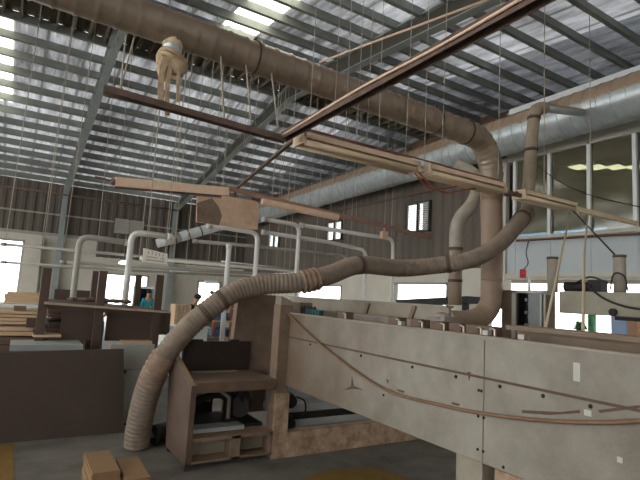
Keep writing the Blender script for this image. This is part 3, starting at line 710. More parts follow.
# hanging sign
SY = 8.0
c = [atY(143.5, 248, SY), atY(167.5, 254, SY), atY(167, 264.5, SY), atY(142.5, 262, SY)]
r = thing('hanging_sign', 'white rectangular sign with faded rows of lettering hanging below the pipes', 'sign', tuple(c[3]))
m = MB(); m.prism(c, (0, -.012, 0), (0, .012, 0)); obj('sign_board', m, 'sign', r)
m = MB()
def on_sign(u, v): return (c[0]*(1-u)+c[1]*u)*(1-v)+(c[3]*(1-u)+c[2]*u)*v
for row, (v, n, s) in enumerate(((.24, 5, .11), (.56, 12, .045), (.8, 14, .05))):
    for k in range(n):
        u = .14+.74*(k+.5)/n
        if row == 1 and k in (7, 8): continue
        q = on_sign(u, v)+Vector((0, -.013, 0)); w = .016 if row == 0 else .008; h = s*.28
        m.box(q-Vector((w, .002, .004)), q+Vector((w, .002, .004))); m.box(q-Vector((.004, .002, h)), q+Vector((.004, .002, h)))
        if (k+row) % 2: m.box(q+Vector((-w, -.002, h-.006)), q+Vector((w, .002, h)))
        else: m.box(q+Vector((-w, -.002, -h)), q+Vector((w*.8, .002, -h+.006)))
obj('lettering', m, 'sign_ink', r)
for u in (.1, .9): q = on_sign(u, 0); m = MB(); m.cyl(q, q+Vector((0, 0, sheet(8)-q.z-.1)), .006, 6); obj('hanger', m, 'wire', r)

# ------------------------------------------------------------------ the beam saw
saw = thing('panel_saw', 'large dusty cream panel saw with a long overhanging front panel', 'machine', (2.4, 4.0, 0))
PX = 2.42
m = MB(); m.box((PX, .3, .69), (PX+.05, 4.56, 1.42), bev=.006); m.box((PX+.03, .3, .7), (PX+.25, 4.5, .72)); fp = obj('front_panel', m, 'machine_front', saw)
m = MB(); m.box((PX-.006, .3, 1.172), (PX+.001, 4.5, 1.186)); obj('seam', m, 'black_seam', fp)
m = MB(); m.box((PX-.01, .3, 1.412), (PX+.06, 4.56, 1.425)); obj('top_flange', m, 'machine', fp)
for y in (4.0, 3.2, 2.6, 2.2, 1.87, 1.6, 1.35):
    m = MB(); m.ball((PX, y, 1.15), .011, seg=8); obj('screw', m, 'black', fp)
for y, z in ((2.02, 1.1), (2.0, 1.1), (2.02, .95), (1.98, .95), (2.02, .76), (1.98, .76), (1.84, .715), (2.9, .9)):
    m = MB(); m.ball((PX, y, z), .009, seg=8); obj('screw', m, 'black', fp)
a = atX(577, 372, PX); m = MB(); m.box((PX-.003, a.y-.018, a.z-.045), (PX, a.y+.018, a.z+.045)); obj('tape_patch', m, 'tape', fp)
a = atX(588, 413, PX); m = MB(); m.box((PX-.003, a.y-.018, a.z-.014), (PX, a.y+.018, a.z+.014)); obj('tape_patch', m, 'tape', fp)
a = atX(620, 460, PX); m = MB(); m.box((PX-.003, a.y-.012, a.z-.012), (PX, a.y+.012, a.z+.012)); obj('tape_patch', m, 'tape', fp)
for pts in (((351, 386), (352, 376), (354, 386), (364, 390), (354, 389), (344, 390)), ((467, 372), (471, 372), (470.5, 376), (469, 381), (468.3, 376)), ((397, 389), (405, 391), (404, 393), (398, 391)), ((452, 402), (460, 404), (459, 406), (452, 404)), ((386, 379), (389, 380), (388, 384)), ((522, 410), (560, 412), (580, 410), (580, 413), (550, 415), (522, 413)), ((598, 410), (640, 405), (640, 408), (600, 413))):
    m = MB(); m.prism([atX(x, y, PX) for x, y in pts], (-.0015, 0, 0), (0, 0, 0)); obj('rust_stain', m, 'black_seam', fp)
m = MB(); m.box((PX-.004, 1.98, .7), (PX, 1.985, 1.4)); obj('panel_joint', m, 'machine_brown', fp)
# rail on top of the panel at the right
m = MB(); m.box((2.68, .3, 1.39), (2.72, 1.95, 1.49)); m.box((2.57, .3, 1.47), (2.8, 1.95, 1.495)); m.box((2.48, .3, 1.39), (2.72, 1.95, 1.405)); obj('guide_rail', m, 'machine_rail', saw)
# end column
m = MB(); m.box((2.30, 4.43, .03), (2.45, 4.58, 1.5), bev=.008); m.box((2.3, 4.43, 0), (2.325, 4.58, .12)).box((2.425, 4.43, 0), (2.45, 4.58, .12)); obj('end_column', m, 'machine_brown', saw)
m = MB(); m.box((2.3, 4.41, .0), (2.46, 4.432, .62)); obj('column_face', m, 'rusty', saw)
# tall end housing
m = MB(); m.prism([(2.04, 5.06, .3), (2.56, 5.06, .3), (2.56, 5.06, 1.59), (2.1, 5.06, 1.58)], (0, 0, 0), (0, .1, 0)); obj('end_housing', m, 'machine_brown', saw)
m = MB(); m.prism([(2.31, 4.44, 1.5), (2.44, 4.44, 1.5), (2.44, 4.44, 1.54), (2.31, 4.44, 1.59)], (0, 0, 0), (0, .13, 0)); obj('housing_cap', m, 'machine', saw)
# end box frame
m = MB(); m.prism([(1.44, 4.40, .04), (1.44, 4.40, .74), (1.44, 4.62, .8), (1.40, 5.06, 1.0), (1.44, 5.06, .04)], (0, 0, 0), (.05, 0, 0)); m.box((1.44, 4.4, 0), (1.48, 4.44, .06)).box((1.44, 5.0, 0), (1.48, 5.04, .06)); obj('side_panel', m, 'machine_side', saw)
m = MB(); m.box((1.47, 4.41, .665), (2.31, 5.05, .765), bev=.008); obj('shelf', m, 'clamp_brown', saw)
m = MB(); m.box((1.6, 4.9, .766), (2.1, 5.0, .772)); obj('shelf_cover', m, 'grey_tube', saw)
m = MB(); m.box((1.52, 5.0, .77), (2.26, 5.04, 1.07)).box((1.58, 5.0, 1.07), (1.72, 5.05, 1.09)).box((2.02, 5.0, 1.07), (2.12, 5.05, 1.09)); obj('rear_panel', m, 'dark_panel', saw)
m = MB(); m.box((1.47, 4.41, .235), (2.3, 4.62, .265)).box((1.47, 4.41, .05), (2.3, 4.62, .07)).box((1.47, 4.41, .05), (1.5, 4.62, .26)).box((1.87, 4.41, .05), (1.96, 4.62, .26)).box((2.27, 4.41, .05), (2.3, 4.62, .26)); obj('lower_frame', m, 'machine_brown', saw)
m = MB(); m.box((1.49, 4.58, .07), (1.88, 4.62, .24)).box((1.95, 4.58, .07), (2.28, 4.62, .24)); obj('recess_plate', m, 'machine', saw)
m = MB(); m.box((1.5, 4.62, .27), (2.28, 5.2, .3)); m.box((1.5, 5.2, .05), (1.95, 5.24, .64)); obj('inner_floor', m, 'black', saw)
m = MB(); m.box((1.5, 4.55, .272), (2.05, 4.72, .31)); obj('inner_slab', m, 'white_slab', saw)
m = MB(); m.prism([(1.5, 5.12, .5), (1.9, 5.12, .42), (1.9, 5.12, .66), (1.5, 5.12, .66)], (0, 0, 0), (0, .03, 0)); obj('back_plate', m, 'machine', saw)
m = MB(); m.tube(smooth_path([(1.5, 4.8, .38), (1.56, 4.78, .48), (1.7, 4.76, .55), (1.85, 4.76, .57), (1.98, 4.78, .5)], 8), .035, 12); obj('rubber_hose', m, 'black', saw)
m = MB(); m.cyl((2.05, 4.7, .45), (2.2, 4.95, .45), .1); m.cyl((2.1, 4.68, .55), (2.1, 5.0, .55), .06); m.box((1.9, 4.7, .28), (1.96, 4.76, .66)); obj('motor', m, 'black', saw)
m = MB(); m.bar((1.78, 4.72, .66), (1.93, 4.7, .55), .03, .03); m.bar((1.93, 4.7, .55), (1.93, 4.7, .35), .03, .03); obj('bracket', m, 'grey_tube', saw)
p = atZ(165, 448, 0); r = thing('small_motor', 'small dark motor on the floor between the hose foot and the saw', 'motor', (p.x-.02, p.y+.15, 0))
m = MB(); m.cyl((p.x-.1, p.y+.12, .11), (p.x+.06, p.y+.22, .11), .09, 18); obj('casing', m, 'black', r)
m = MB(); m.box((p.x-.09, p.y+.1, 0), (p.x+.05, p.y+.24, .025)); obj('foot_plate', m, 'cable', r)
m = MB(); m.cyl((p.x-.13, p.y+.1, .11), (p.x-.1, p.y+.12, .11), .03, 12); obj('shaft', m, 'steel_cab', r)
# floor beam, slabs and rollers under the panel
m = MB(); m.box((2.46, 4.40, 0), (4.5, 4.52, .24)); obj('floor_beam', m, 'rusty', saw)
m = MB(); m.box((2.46, 4.7, .2), (4.6, 4.8, .27)).box((2.46, 4.75, .34), (4.6, 5.0, .42)); obj('slide_rail', m, 'white_slab', saw)
m = MB(); m.box((2.46, 4.72, .265), (4.6, 4.78, .34)); obj('slide_slot', m, 'black', saw)
m = MB(); m.box((2.5, 5.0, .4), (4.6, 5.05, .7)); obj('rear_plate', m, 'white_slab', saw)
for z in (.5, .27): m = MB(); m.tube([(2.56, 4.56, z), (2.62, 4.74, z)], .07, 20); obj('roller', m, 'black', saw)
m = MB(); m.tube(smooth_path([(2.62, 4.54, .55), (2.72, 4.55, .5), (2.74, 4.55, .4), (2.68, 4.55, .34)], 6), .009, 8); obj('roller_cable', m, 'cable', saw)
# legs under the front panel
for y in (2.1, .9):
    m = MB(); m.box((PX+.02, y-.1, 0), (PX+.05, y+.1, .69)).box((PX+.05, y+.07, 0), (PX+.2, y+.1, .69)).box((PX+.05, y-.1, 0), (PX+.2, y-.07, .69)); obj('leg', m, 'machine', saw)
m = MB(); m.box((2.5, 1.2, 0), (3.2, 1.96, .66)); obj('base_box', m, 'rusty', saw)
# bed: rear guard, tube, clamps
GX = 3.3
m = MB(); m.box((GX, 3.1, 1.42), (GX+.03, 6.1, 1.57)); m.box((GX-.03, 3.1, 1.57), (GX+.06, 6.1, 1.59)); obj('rear_guard', m, 'machine', saw)
for px in (367, 413): a = atX(px, 310, GX); m = MB(); m.bar((GX-.01, a.y+.03, 1.42), (GX-.01, a.y-.03, 1.57), .02, .05); obj('guard_post', m, 'machine_brown', saw)
m = MB(); m.box((3.0, 2.6, 1.33), (3.2, 5.2, 1.45), bev=.01); obj('pressure_beam', m, 'grey_tube', saw)
m = MB(); m.box((2.47, 1.4, 1.1), (3.3, 4.6, 1.25)); obj('bed', m, 'machine_rail', saw)
for px in (344, 396, 419, 440, 459, 476, 489):
    a = atX(px, 330, 2.62); y = a.y
    m = MB(); m.box((2.58, y-.055, 1.25), (2.68, y+.055, 1.475)); c = obj('clamp', m, 'clamp_brown', saw)
    m = MB(); m.tube([(2.57, y-.085, 1.36), (2.57, y-.085, 1.46), (2.57, y-.05, 1.465)], .008, 8); m.tube([(2.57, y-.1, 1.41), (2.57, y-.05, 1.41)], .008, 8); obj('lever', m, 'chrome', c)
for px in (401, 487, 523): a = atX(px, 336, 2.56); m = MB(); m.box((2.54, a.y-.02, 1.36), (2.58, a.y+.02, 1.45)); obj('stop_block', m, 'tape', saw)
# dark cable chain bundle near the end housing
m = MB()
for k in range(9):
    y = 4.85-.07*k; P = [Vector((2.62, y+.02*math.cos(t), 1.44+.05*math.sin(t))) for t in [2*PI*j/12 for j in range(13)]]; m.tube(P, .014, 7)
obj('cable_loop', m, 'cable', saw)
m = MB()
for k in range(5): m.box((2.55, 4.3-.055*k, 1.42), (2.6, 4.335-.055*k, 1.47))
obj('connector', m, 'teal', saw)
m = MB(); m.box((2.6, 4.55, 1.42), (2.75, 4.75, 1.53)); obj('terminal_box', m, 'machine_brown', saw)
# dusty lump and fixture near the bent duct foot
m = MB(); a = atX(440, 315, 3.0)
m.box((2.95, a.y-.1, 1.42), (3.1, a.y+.12, 1.5)); m.ball((3.0, a.y-.02, 1.5), .05, (1.4, 1.6, .7)); obj('saw_carriage', m, 'grey_tube', saw)
m = MB(); m.box((4.3, 4.2, 0), (5.0, 4.85, 1.3), bev=.01); obj('suction_hood', m, 'machine_rail', saw)
m = MB(); m.box((5.1, 4.78, 0), (5.62, 5.06, 1.52), bev=.01); obj('suction_box', m, 'machine_rail', saw)
# hose draped along the front panel
P = [(2.34, 4.6, 1.58)] + [tuple(atX(x, y, PX-.022)) for x, y in ((292, 318), (330, 352), (382, 388), (440, 405), (500, 416), (570, 422), (640, 421), (720, 410))]
P[0] = tuple(atX(284, 308, PX-.022))
m = MB(); m.tube(smooth_path(P, 10), .011, 8); tag(obj('air_hose', m, 'air_hose'), 'thin brown hose sagging along the front panel of the saw', 'hose')

# black bar behind the saw
a, b = atX(402, 303, 6.2), atX(474, 300, 6.2)
r = thing('conveyor_frame', 'dark flat bar standing behind the saw guard under the bright window', 'frame', (6.2, (a.y+b.y)/2, 0))
m = MB(); m.bar(a, b, .3, .11); obj('bar', m, 'black', r)
for q in (a.lerp(b, .1), a.lerp(b, .9)): m = MB(); m.box((q.x-.04, q.y-.04, 0), (q.x+.04, q.y+.04, q.z-.04)); obj('leg', m, 'black', r)

# ------------------------------------------------------------------ second machine at the right: cabinet and long beam
KX = 5.6
r = thing('control_cabinet', 'grey electrical cabinet with its door open, showing wiring inside', 'cabinet', (KX+.1, 3.9, 0))
m = MB()
y0, y1, zt, zb_, dp = 3.68, 4.16, 1.84, .5, .22
m.box((KX, y1-.06, zb_), (KX+dp, y1, zt)).box((KX, y0, zb_), (KX+dp, y0+.02, zt)).box((KX, y0, zt-.035), (KX+dp, y1, zt)).box((KX, y0, zb_), (KX+dp, y1, zb_+.05)).box((KX+dp-.02, y0, zb_), (KX+dp, y1, zt))
m.box((KX+.02, y0+.03, .0), (KX+.1, y0+.1, zb_)).box((KX+.02, y1-.1, 0), (KX+.1, y1-.03, zb_))
obj('body', m, 'header', r)
m = MB(); m.box((KX+.16, y0+.02, zb_+.05), (KX+.198, y1-.06, zt-.04)); m.box((KX+.02, y1-.09, zb_+.05), (KX+.16, y1-.062, zt-.04)); obj('inner_plate', m, 'black', r)
for k in range(8):
    yy = y1-.13-.05*(k % 3); zz = 1.72-.055*k; m = MB(); m.box((KX+.1, yy-.03, zz-.02), (KX+.16, yy+.01, zz+.02)); obj('contactor', m, 'white_slab' if k in (2, 5, 6) else 'steel_cab', r)
m = MB(); m.box((KX-.02, y0+.03, .6), (KX+.0, y0+.22, 1.8)); dr = obj('door', m, 'steel_cab', r)
m = MB(); m.box((KX-.026, y0+.03, .6), (KX-.02, y0+.055, 1.8)); obj('door_edge', m, 'tape', dr)
m = MB(); m.box((KX+.02, y0-.005, .6), (KX+dp-.03, y0, 1.79)); obj('side_strip', m, 'machine_rail', r)
m = MB(); m.cyl((KX+.1, 3.97, 1.84), (KX+.1, 3.97, 2.02), .02); bl = obj('beacon_base', m, 'white_paint', r)
m = MB(); a = atX(523, 271, KX+.1); m.cyl((KX+.1, a.y, a.z-.09), (KX+.1, a.y, a.z+.02), .04); obj('beacon', m, 'red', r)
m = MB(); m.box((KX+.02, 4.17, 1.58), (KX+.4, 4.36, 1.84), bev=.005); m.box((KX+.05, 4.19, 0), (KX+.1, 4.34, 1.58))
tag(obj('junction_box', m, 'machine_rail'), 'brown dusty box between the cabinet and the vertical duct', 'box')

r = thing('edge_bander', 'long grey-green dusty machine beam beside the cabinet, with two upright stubs', 'machine', (5.8, 2.4, 0))
m = MB(); m.box((5.6, .2, 1.575), (6.05, 3.5, 1.84), bev=.012); obj('beam', m, 'grey_tube', r)
MATS['beam_paint'] = mat('beam_paint', (136, 130, 112), (166, 160, 142), rough=.6, scale=3.5, dust=(168, 158, 138))
r.children[0].data.materials[0] = MATS['beam_paint'] if r.children else None
for px, top in ((552.5, 257), (620, 255)):
    a = atX(px, 290, 5.82); b = atX(px, top, 5.82)
    m = MB(); m.cyl((5.82, a.y, 1.83), (5.82, a.y, b.z), .065, 20); c = obj('upright_stub', m, 'dull_duct', r)
    m = MB(); m.tube([(5.82, a.y, b.z-.03), (5.82, a.y, b.z)], .07, 20); obj('rim', m, 'band', c)
m = MB(); a = atX(590, 284, 5.75); m.cyl((5.75, a.y+.3, 1.9), (5.75, a.y-.05, 1.9), .06); m.box((5.7, a.y-.15, 1.84), (5.85, a.y+.0, 1.98)); obj('motor', m, 'black', r)
a = atX(614, 312, 5.6); m = MB(); m.cyl((5.56, a.y, 1.62), (5.6, a.y, 1.62), .04); obj('knob', m, 'black', r)
m = MB(); m.box((5.62, .3, 0), (5.8, .5, 1.58)); obj('leg', m, 'machine_rail', r); m = MB(); m.box((5.62, 1.0, 0), (5.8, 1.2, 1.58)); obj('leg', m, 'machine_rail', r)
m = MB(); m.box((5.62, 2.5, 1.535), (5.72, 2.86, 1.575)); obj('lower_bracket', m, 'black', r)
m = MB(); m.tube(smooth_path([atX(590, 288, 5.58), atX(603, 298, 5.56), atX(620, 305, 5.56), atX(640, 309, 5.56), atX(660, 310, 5.56)], 8), .012, 8)
tag(obj('power_cable', m, 'cable'), 'dark cable drooping across the long machine beam at right', 'cable')
m = MB(); m.tube(smooth_path([atX(610, 290, 5.7), atX(614, 274, 5.7), atX(624, 276, 5.7), atX(628, 291, 5.7)], 8), .009, 8); m.tube(smooth_path([atX(574, 284, 5.7), atX(590, 277, 5.7), atX(608, 283, 5.7)], 8), .01, 8)
tag(obj('power_cable', m, 'cable'), 'short dark cable looping around the right upright stub', 'cable')
# ropes and rods from the light fitting
a = Vector((6.42, RY-.06, RZ-.03)); 
for px, py, d, lab, mt in ((545, 331, 4.3, 'pale rod slanting from the cream fitting down to the open cabinet', 'rope'), ):
    b = atX(px, py, 3.6); m = MB(); m.cyl(a, b, .012, 8); tag(obj('slanting_rod', m, mt), lab, 'rod')
b = atX(583, 334, 3.0); a2 = Vector((6.95, RY, RZ-.02)); m = MB(); m.tube(smooth_path([a2, a2.lerp(b, .5)+Vector((.0, .02, 0)), b], 6), .011, 8)
tag(obj('hanging_rope', m, 'rope'), 'pale rope hanging from the cream fitting to the saw rail', 'rope')
b = atX(617, 257, 5.76); a3 = Vector((6.46, RY-.06, RZ-.04)); m = MB(); m.cyl(a3, b, .01, 8); tag(obj('power_cable', m, 'cable'), 'straight black cable from the cream fitting to the right upright stub', 'cable')
a = atX(517, 240.5, WX-.079); b = atX(650, 233, WX-.079); m = MB(); k = 90
for i in range(k):
    q = a.lerp(b, i/k); m.ball(q, .025, (1, 1.1, .7 if i % 2 else 1.1), seg=6)
tag(obj('drive_chain', m, 'chain'), 'brown chain stretched level across the panels below the office windows', 'chain')
m = MB(); m.tube(smooth_path([atX(530, 236, WX-.02), atX(526, 252, WX-.02), atX(528, 263, WX-.02), atX(523, 270, WX-.02)], 8), .007, 6)
tag(obj('thin_wire', m, 'cable'), 'thin wire dangling on the white panel above the red beacon', 'wire')
m = MB(); m.tube(smooth_path([atX(537, 165, WX-.055), atX(560, 182, WX-.055), atX(590, 195, WX-.055), atX(640, 207, WX-.055)], 6), .008, 6)
tag(obj('thin_wire', m, 'cable'), 'dark thin wire sagging across the office windows', 'wire')
m = MB(); m.box((WX-.09, 2.0, 2.22), (WX-.05, 6.2, 2.27)); tag(obj('strip_rail', m, 'office_trim'), 'pale strip running under the white office panels', 'rail')

# ------------------------------------------------------------------ left side: boards, rack, timber
r = thing('board_sheet', 'big plain brown board sheet standing on edge at far left', 'board', (.4, 5.8, 0))
m = MB(); m.prism([(-1.2, 5.8, 0), (1.185, 5.8, 0), (1.1, 5.84, .9), (-1.2, 5.84, .84)], (0, 0, 0), (0, .03, 0)); obj('sheet', m, 'brown_board', r)
m = MB(); m.box((-.6, 5.84, 0), (-.5, 6.0, .05)).box((.8, 5.84, 0), (.9, 6.0, .05)); obj('foot', m, 'dark_board', r)
r = thing('pale_panel', 'pale grey panel with a round dark hole, between the brown sheet and the hose', 'panel', (1.3, 6.12, 0))
m = MB(); m.box((1.0, 6.1, .02), (1.5, 6.14, .62)); m.box((1.0, 6.1, .63), (1.5, 6.14, .92)); obj('sheet', m, 'pale_board', r)
m = MB(); a = atY(123.5, 372, 6.08); m.cyl((a.x, 6.08, a.z), (a.x, 6.1, a.z), .03); obj('knob', m, 'black', r)
m = MB(); m.box((1.0, 6.1, 0), (1.5, 6.14, .02)); obj('foot', m, 'black', r)
# rack
RKY = 6.9
rack = thing('lumber_rack', 'dark brown lumber rack with tall posts, loaded with boards', 'rack', (.9, 7.4, 0))
for px, y0, h in ((47.5, RKY, 268), (103.5, RKY, 271), (160, RKY, 275)):
    a = atY(px, h, y0); w = .055; m = MB(); m.box((a.x-.05, y0-.04, 0), (a.x+.05, y0+.04, a.z)); obj('post', m, 'dark_board', rack)
for px, y0, h in ((96, 8.3, 271), (139, 8.3, 275)):
    a = atY(px, h, y0); m = MB(); m.box((a.x-.045, y0-.04, 0), (a.x+.045, y0+.04, a.z)); obj('post', m, 'dark_board', rack)
a, b = atY(44, 304, RKY-.03), atY(166, 313, RKY-.03)
for d0, d1 in (((0, .06, -.03), (0, .06, -.03)), ((0, 1.3, -.03), (.2, 1.3, -.03))): m = MB(); m.bar(a+Vector(d0), b+Vector(d1), .05, .05); obj('crossbeam', m, 'dark_board', rack)
m = MB(); m.box((.25, RKY+.05, .55), (1.75, 8.3, .6)); obj('shelf', m, 'dark_board', rack)
zt = a.z+.03
for k, (ya, yb, mt, lab, e) in enumerate(((RKY-.1, RKY-.05, 'board_edge', 'thin pale batten along the front edge of the lumber rack top', 0), (RKY+.06, 7.6, 'dark_board', 'dark board lying on the front half of the lumber rack top', .002), (7.62, 8.2, 'brown_board', 'dark board lying on the back half of the lumber rack top', .004))):
    m = MB(); m.prism([(a.x, 0, zt-.03), (b.x+.05, 0, b.z), (b.x+.05, 0, b.z+.025), (a.x, 0, zt)], (0, ya, 0), (0, yb, 0)); tag(obj('board', m, mt), lab, 'board')
m = MB()
for k in range(26): m.ball((.62+.03*k+random.uniform(-.02, .02), 7.1+random.uniform(0, .3), zt+.03), random.uniform(.02, .045), (1.6, 1, .8), seg=6)
o = obj('debris_pile', m, 'dark_timber'); tag(o, 'low heap of dark offcuts on top of the lumber rack', 'offcuts'); o['kind'] = 'stuff'
# boards stored in the rack
def boards(px0, px1, py0, py1, y0, depth, n, mt, lab, grp=None, name='board'):
    a, b = atY(px0, py0, y0), atY(px1, py1, y0); h = (a.z-b.z)/n
    for k in range(n):
        m = MB(); jx = random.uniform(-.02, .02) if n > 1 else 0
        m.box((a.x+jx, y0+random.uniform(0, .03) if n > 1 else y0, b.z+h*k+.003), (b.x+jx, y0+depth, b.z+h*(k+1)-.003)); tag(obj(name, m, mt), lab, 'board', grp)
boards(63, 100, 308, 341, 6.98, .04, 1, 'dark_board', 'dark brown board standing in the rack left of the middle post')
boards(108, 155, 309, 341, 6.98, .04, 1, 'dark_board', 'dark brown board standing in the rack right of the middle post')
boards(159, 169, 312, 335, 7.0, .5, 1, 'dark_board', 'dark board edge at the right end of the lumber rack')
boards(50, 66, 305, 318, 7.1, .8, 3, 'dark_timber', 'dark board lying in the rack beside the left post', 'dark boards in the rack by the left post')
boards(48, 62, 322, 333, 7.1, .8, 2, 'brown_board', 'brown board lying low in the rack beside the left post', 'brown boards low by the left post')
boards(33, 61, 334.5, 337.5, 6.85, .6, 1, 'timber', 'pale thin batten lying in front of the left rack post')
boards(122, 152, 341, 344, 6.8, .5, 1, 'timber', 'pale thin board under the rack right of the middle post')
boards(12, 84, 345, 357, 6.4, .6, 2, 'blue_grey_board', 'blue-grey board lying behind the top of the brown sheet', 'blue-grey boards')
# timber pile left
def pile(px0, px1, py0, py1, y0, rows, mt, lab, grp):
    a, b = atY(px0, py0, y0), atY(px1, py1, y0); h = (a.z-b.z)/rows
    for k in range(rows):
        for j in range(3):
            m = MB(); jx = random.uniform(-.08, .08); yy = y0+j*.14
            m.box((a.x-.4+jx, yy, b.z+k*h+.004), (b.x+jx, yy+.12, b.z+(k+1)*h-.006)); tag(obj('timber_plank', m, mt), lab, 'plank', grp)
pile(-6, 40, 310, 325, 7.3, 4, 'timber', 'pale timber plank in the pile left of the rack', 'pale planks left of the rack')
pile(-6, 33, 326, 336, 7.25, 2, 'timber', 'pale timber plank low in the pile left of the rack', 'low pale planks left of the rack')
pile(-6, 42, 337, 352, 7.2, 2, 'dark_timber', 'dark plank at the bottom of the timber pile left of the rack', 'dark planks left of the rack')
pile(-6, 44, 352, 400, 7.2, 4, 'dark_timber', 'dark plank hidden low behind the brown sheet', 'lowest dark planks')
boards(14, 26, 306, 311, 7.35, .2, 1, 'dark_timber', 'small dark block on top of the pale timber pile')
boards(27, 44, 318, 328, 7.18, .3, 1, 'dark_board', 'dark block beside the left rack post in front of pale planks')
# table with a bundle of timber at far left
a = atY(-20, 302, 8.6); b = atY(44, 305, 8.6)
r = thing('work_table', 'white topped table at far left carrying a bundle of timber', 'table', ((a.x+b.x)/2, 8.9, 0))
zt2 = b.z; m = MB(); m.box((a.x-.6, 8.5, zt2-.05), (b.x, 9.3, zt2)); obj('table_top', m, 'white_paint', r)
for x, y in ((a.x-.5, 8.6), (b.x-.1, 8.6), (a.x-.5, 9.2), (b.x-.1, 9.2)): m = MB(); m.box((x-.03, y-.03, 0), (x+.03, y+.03, zt2-.05)); obj('leg', m, 'grey_tube', r)
m = MB(); m.box((a.x-.55, 8.55, zt2-.3), (b.x-.05, 8.6, zt2-.05)); obj('apron', m, 'plaster', r)
for k in range(5):
    m = MB(); c0 = atY(6, 291+2.2*k, 8.7); c1 = atY(41, 293+2.0*k, 8.7); z = zt2+.008+.034*(4-k)
    m.box((c0.x+random.uniform(-.03, .03), 8.7, z), (c1.x+random.uniform(-.03, .03), 8.95, z+.03)); tag(obj('timber_plank', m, 'timber'), 'pale timber strip bundled on the white table at far left', 'plank', 'timber strips on the white table')
# low brown wall of boards behind the rack
m = MB(); c0, c1 = atY(55, 289, 9.6), atY(92, 303, 9.6); m.box((c0.x, 9.6, 0), (c1.x, 9.66, c0.z)); tag(obj('board_sheet', m, 'dark_board'), 'dark board sheet standing behind the rack against the light', 'board')

# stacks of MDF offcuts on the floor
def stack(cx, cy, w, d, n, t, rz, lab, grp):
    for k in range(n):
        m = MB(); j = lambda: random.uniform(-.006, .006); m.box((cx-w/2+j(), cy-d/2+j(), k*t+.001), (cx+w/2+j(), cy+d/2+j(), (k+1)*t), rz=rz)
        tag(obj('board_offcut', m, 'mdf'), lab, 'board', grp)
stack(.735, 4.33, .2, .52, 10, .02, math.radians(0), 'tan board offcut in the taller left stack on the floor', 'offcuts in the left stack')
stack(.95, 4.2, .17, .5, 8, .02, math.radians(-1), 'tan board offcut in the lower right stack on the floor', 'offcuts in the right stack')
# floor markings
m = MB(); a, b = atZ(13, 444, 0), atZ(12, 500, 0); m.prism([(a.x-.16, a.y, .003), (a.x, a.y, .003), (b.x+.03, 3.3, .003), (b.x-.16, 3.3, .003)], (0, 0, 0), (0, 0, .002)); struct('trim_5', m, 'yellow')
c = [atZ(300, 480, 0), atZ(330, 470, 0), atZ(375, 468, 0), atZ(420, 482, 0), atZ(380, 500, 0)]
m = MB(); m.prism([Vector((p.x, p.y, .003)) for p in c], (0, 0, 0), (0, 0, .002)); struct('trim_6', m, 'yellow')

# ------------------------------------------------------------------ background clutter
def crate(x, y, z, w, d, h, lab, mt='carton', grp=None):
    r = thing('carton_box', lab, 'box', (x, y, z), grp)
    m = MB(); m.box((x-w/2, y-d/2, z), (x+w/2, y+d/2, z+h), bev=.008); obj('body', m, mt, r)
    m = MB(); m.box((x-.03, y-d/2-.003, z+.02), (x+.03, y+d/2+.003, z+h+.003)); obj('tape', m, 'board_edge', r)
p0, p1 = atY(173, 304, 11), atY(187, 328, 11)
x = (p0.x+p1.x)/2; w = (p1.x-p0.x)*.48; h = (p0.z-p1.z)/3
r = thing('work_table', 'low white table behind the rack carrying the cartons', 'table', (x, 11, 0)); m = MB(); m.box((x-.6, 10.6, p1.z-.05), (x+.55, 11.4, p1.z-.005)); obj('table_top', m, 'white_paint', r)
for dx in (-.5, .45):
    for dy in (-.3, .3): m = MB(); m.box((x+dx-.03, 11+dy-.03, 0), (x+dx+.03, 11+dy+.03, p1.z-.05)); obj('leg', m, 'grey_tube', r)
for k in range(3):
    for j in range(2): crate(x-w/2-.004+j*(w+.008), 11, p1.z+k*h+.001*k, w, .4, h-.004, 'tan carton in the stack left of the worker in black', grp='cartons behind the rack')
p0, p1 = atY(166, 326, 9.2), atY(206, 350, 9.2)
r = thing('white_bench', 'white bench behind the hose with plain white front', 'bench', (p0.x+.4, 9.4, 0)); m = MB(); m.box((p0.x, 9.2, 0), (p1.x, 9.7, p0.z-.04)); obj('body', m, 'white_paint', r)
m = MB(); m.box((p0.x-.03, 9.17, p0.z-.04), (p1.x+.03, 9.73, p0.z)); obj('bench_top', m, 'white_paint', r)
# shelf with blue bins
p0, p1 = atY(216, 303, 9.3), atY(246, 348, 9.3)
r = thing('steel_shelf', 'red-brown open shelf beside the saw housing holding blue bins', 'shelf', ((p0.x+p1.x)/2, 9.4, 0))
for x in (p0.x, (p0.x+p1.x)/2, p1.x): m = MB(); m.box((x-.025, 9.3, 0), (x+.025, 9.35, p0.z)); obj('post', m, 'red_brown', r)
zs = [.35, .7, 1.02, 1.28]
for z in zs: m = MB(); m.box((p0.x-.03, 9.3, z-.02), (p1.x+.03, 9.75, z)); obj('shelf_board', m, 'carton', r)
for i, z in enumerate(zs[:3]):
    for k in range(2):
        x0 = p0.x+.05+k*.33; m = MB(); m.box((x0, 9.36, z+.002), (x0+.24, 9.7, z+.16), bev=.01); m.box((x0-.01, 9.35, z+.13), (x0+.25, 9.71, z+.16))
        tag(obj('storage_bin', m, 'blue' if (i+k) % 3 else 'white_paint'), '%s plastic bin on the red-brown shelf' % ('blue' if (i+k) % 3 else 'white'), 'bin', '%s bins on the shelf' % ('blue' if (i+k) % 3 else 'white'))
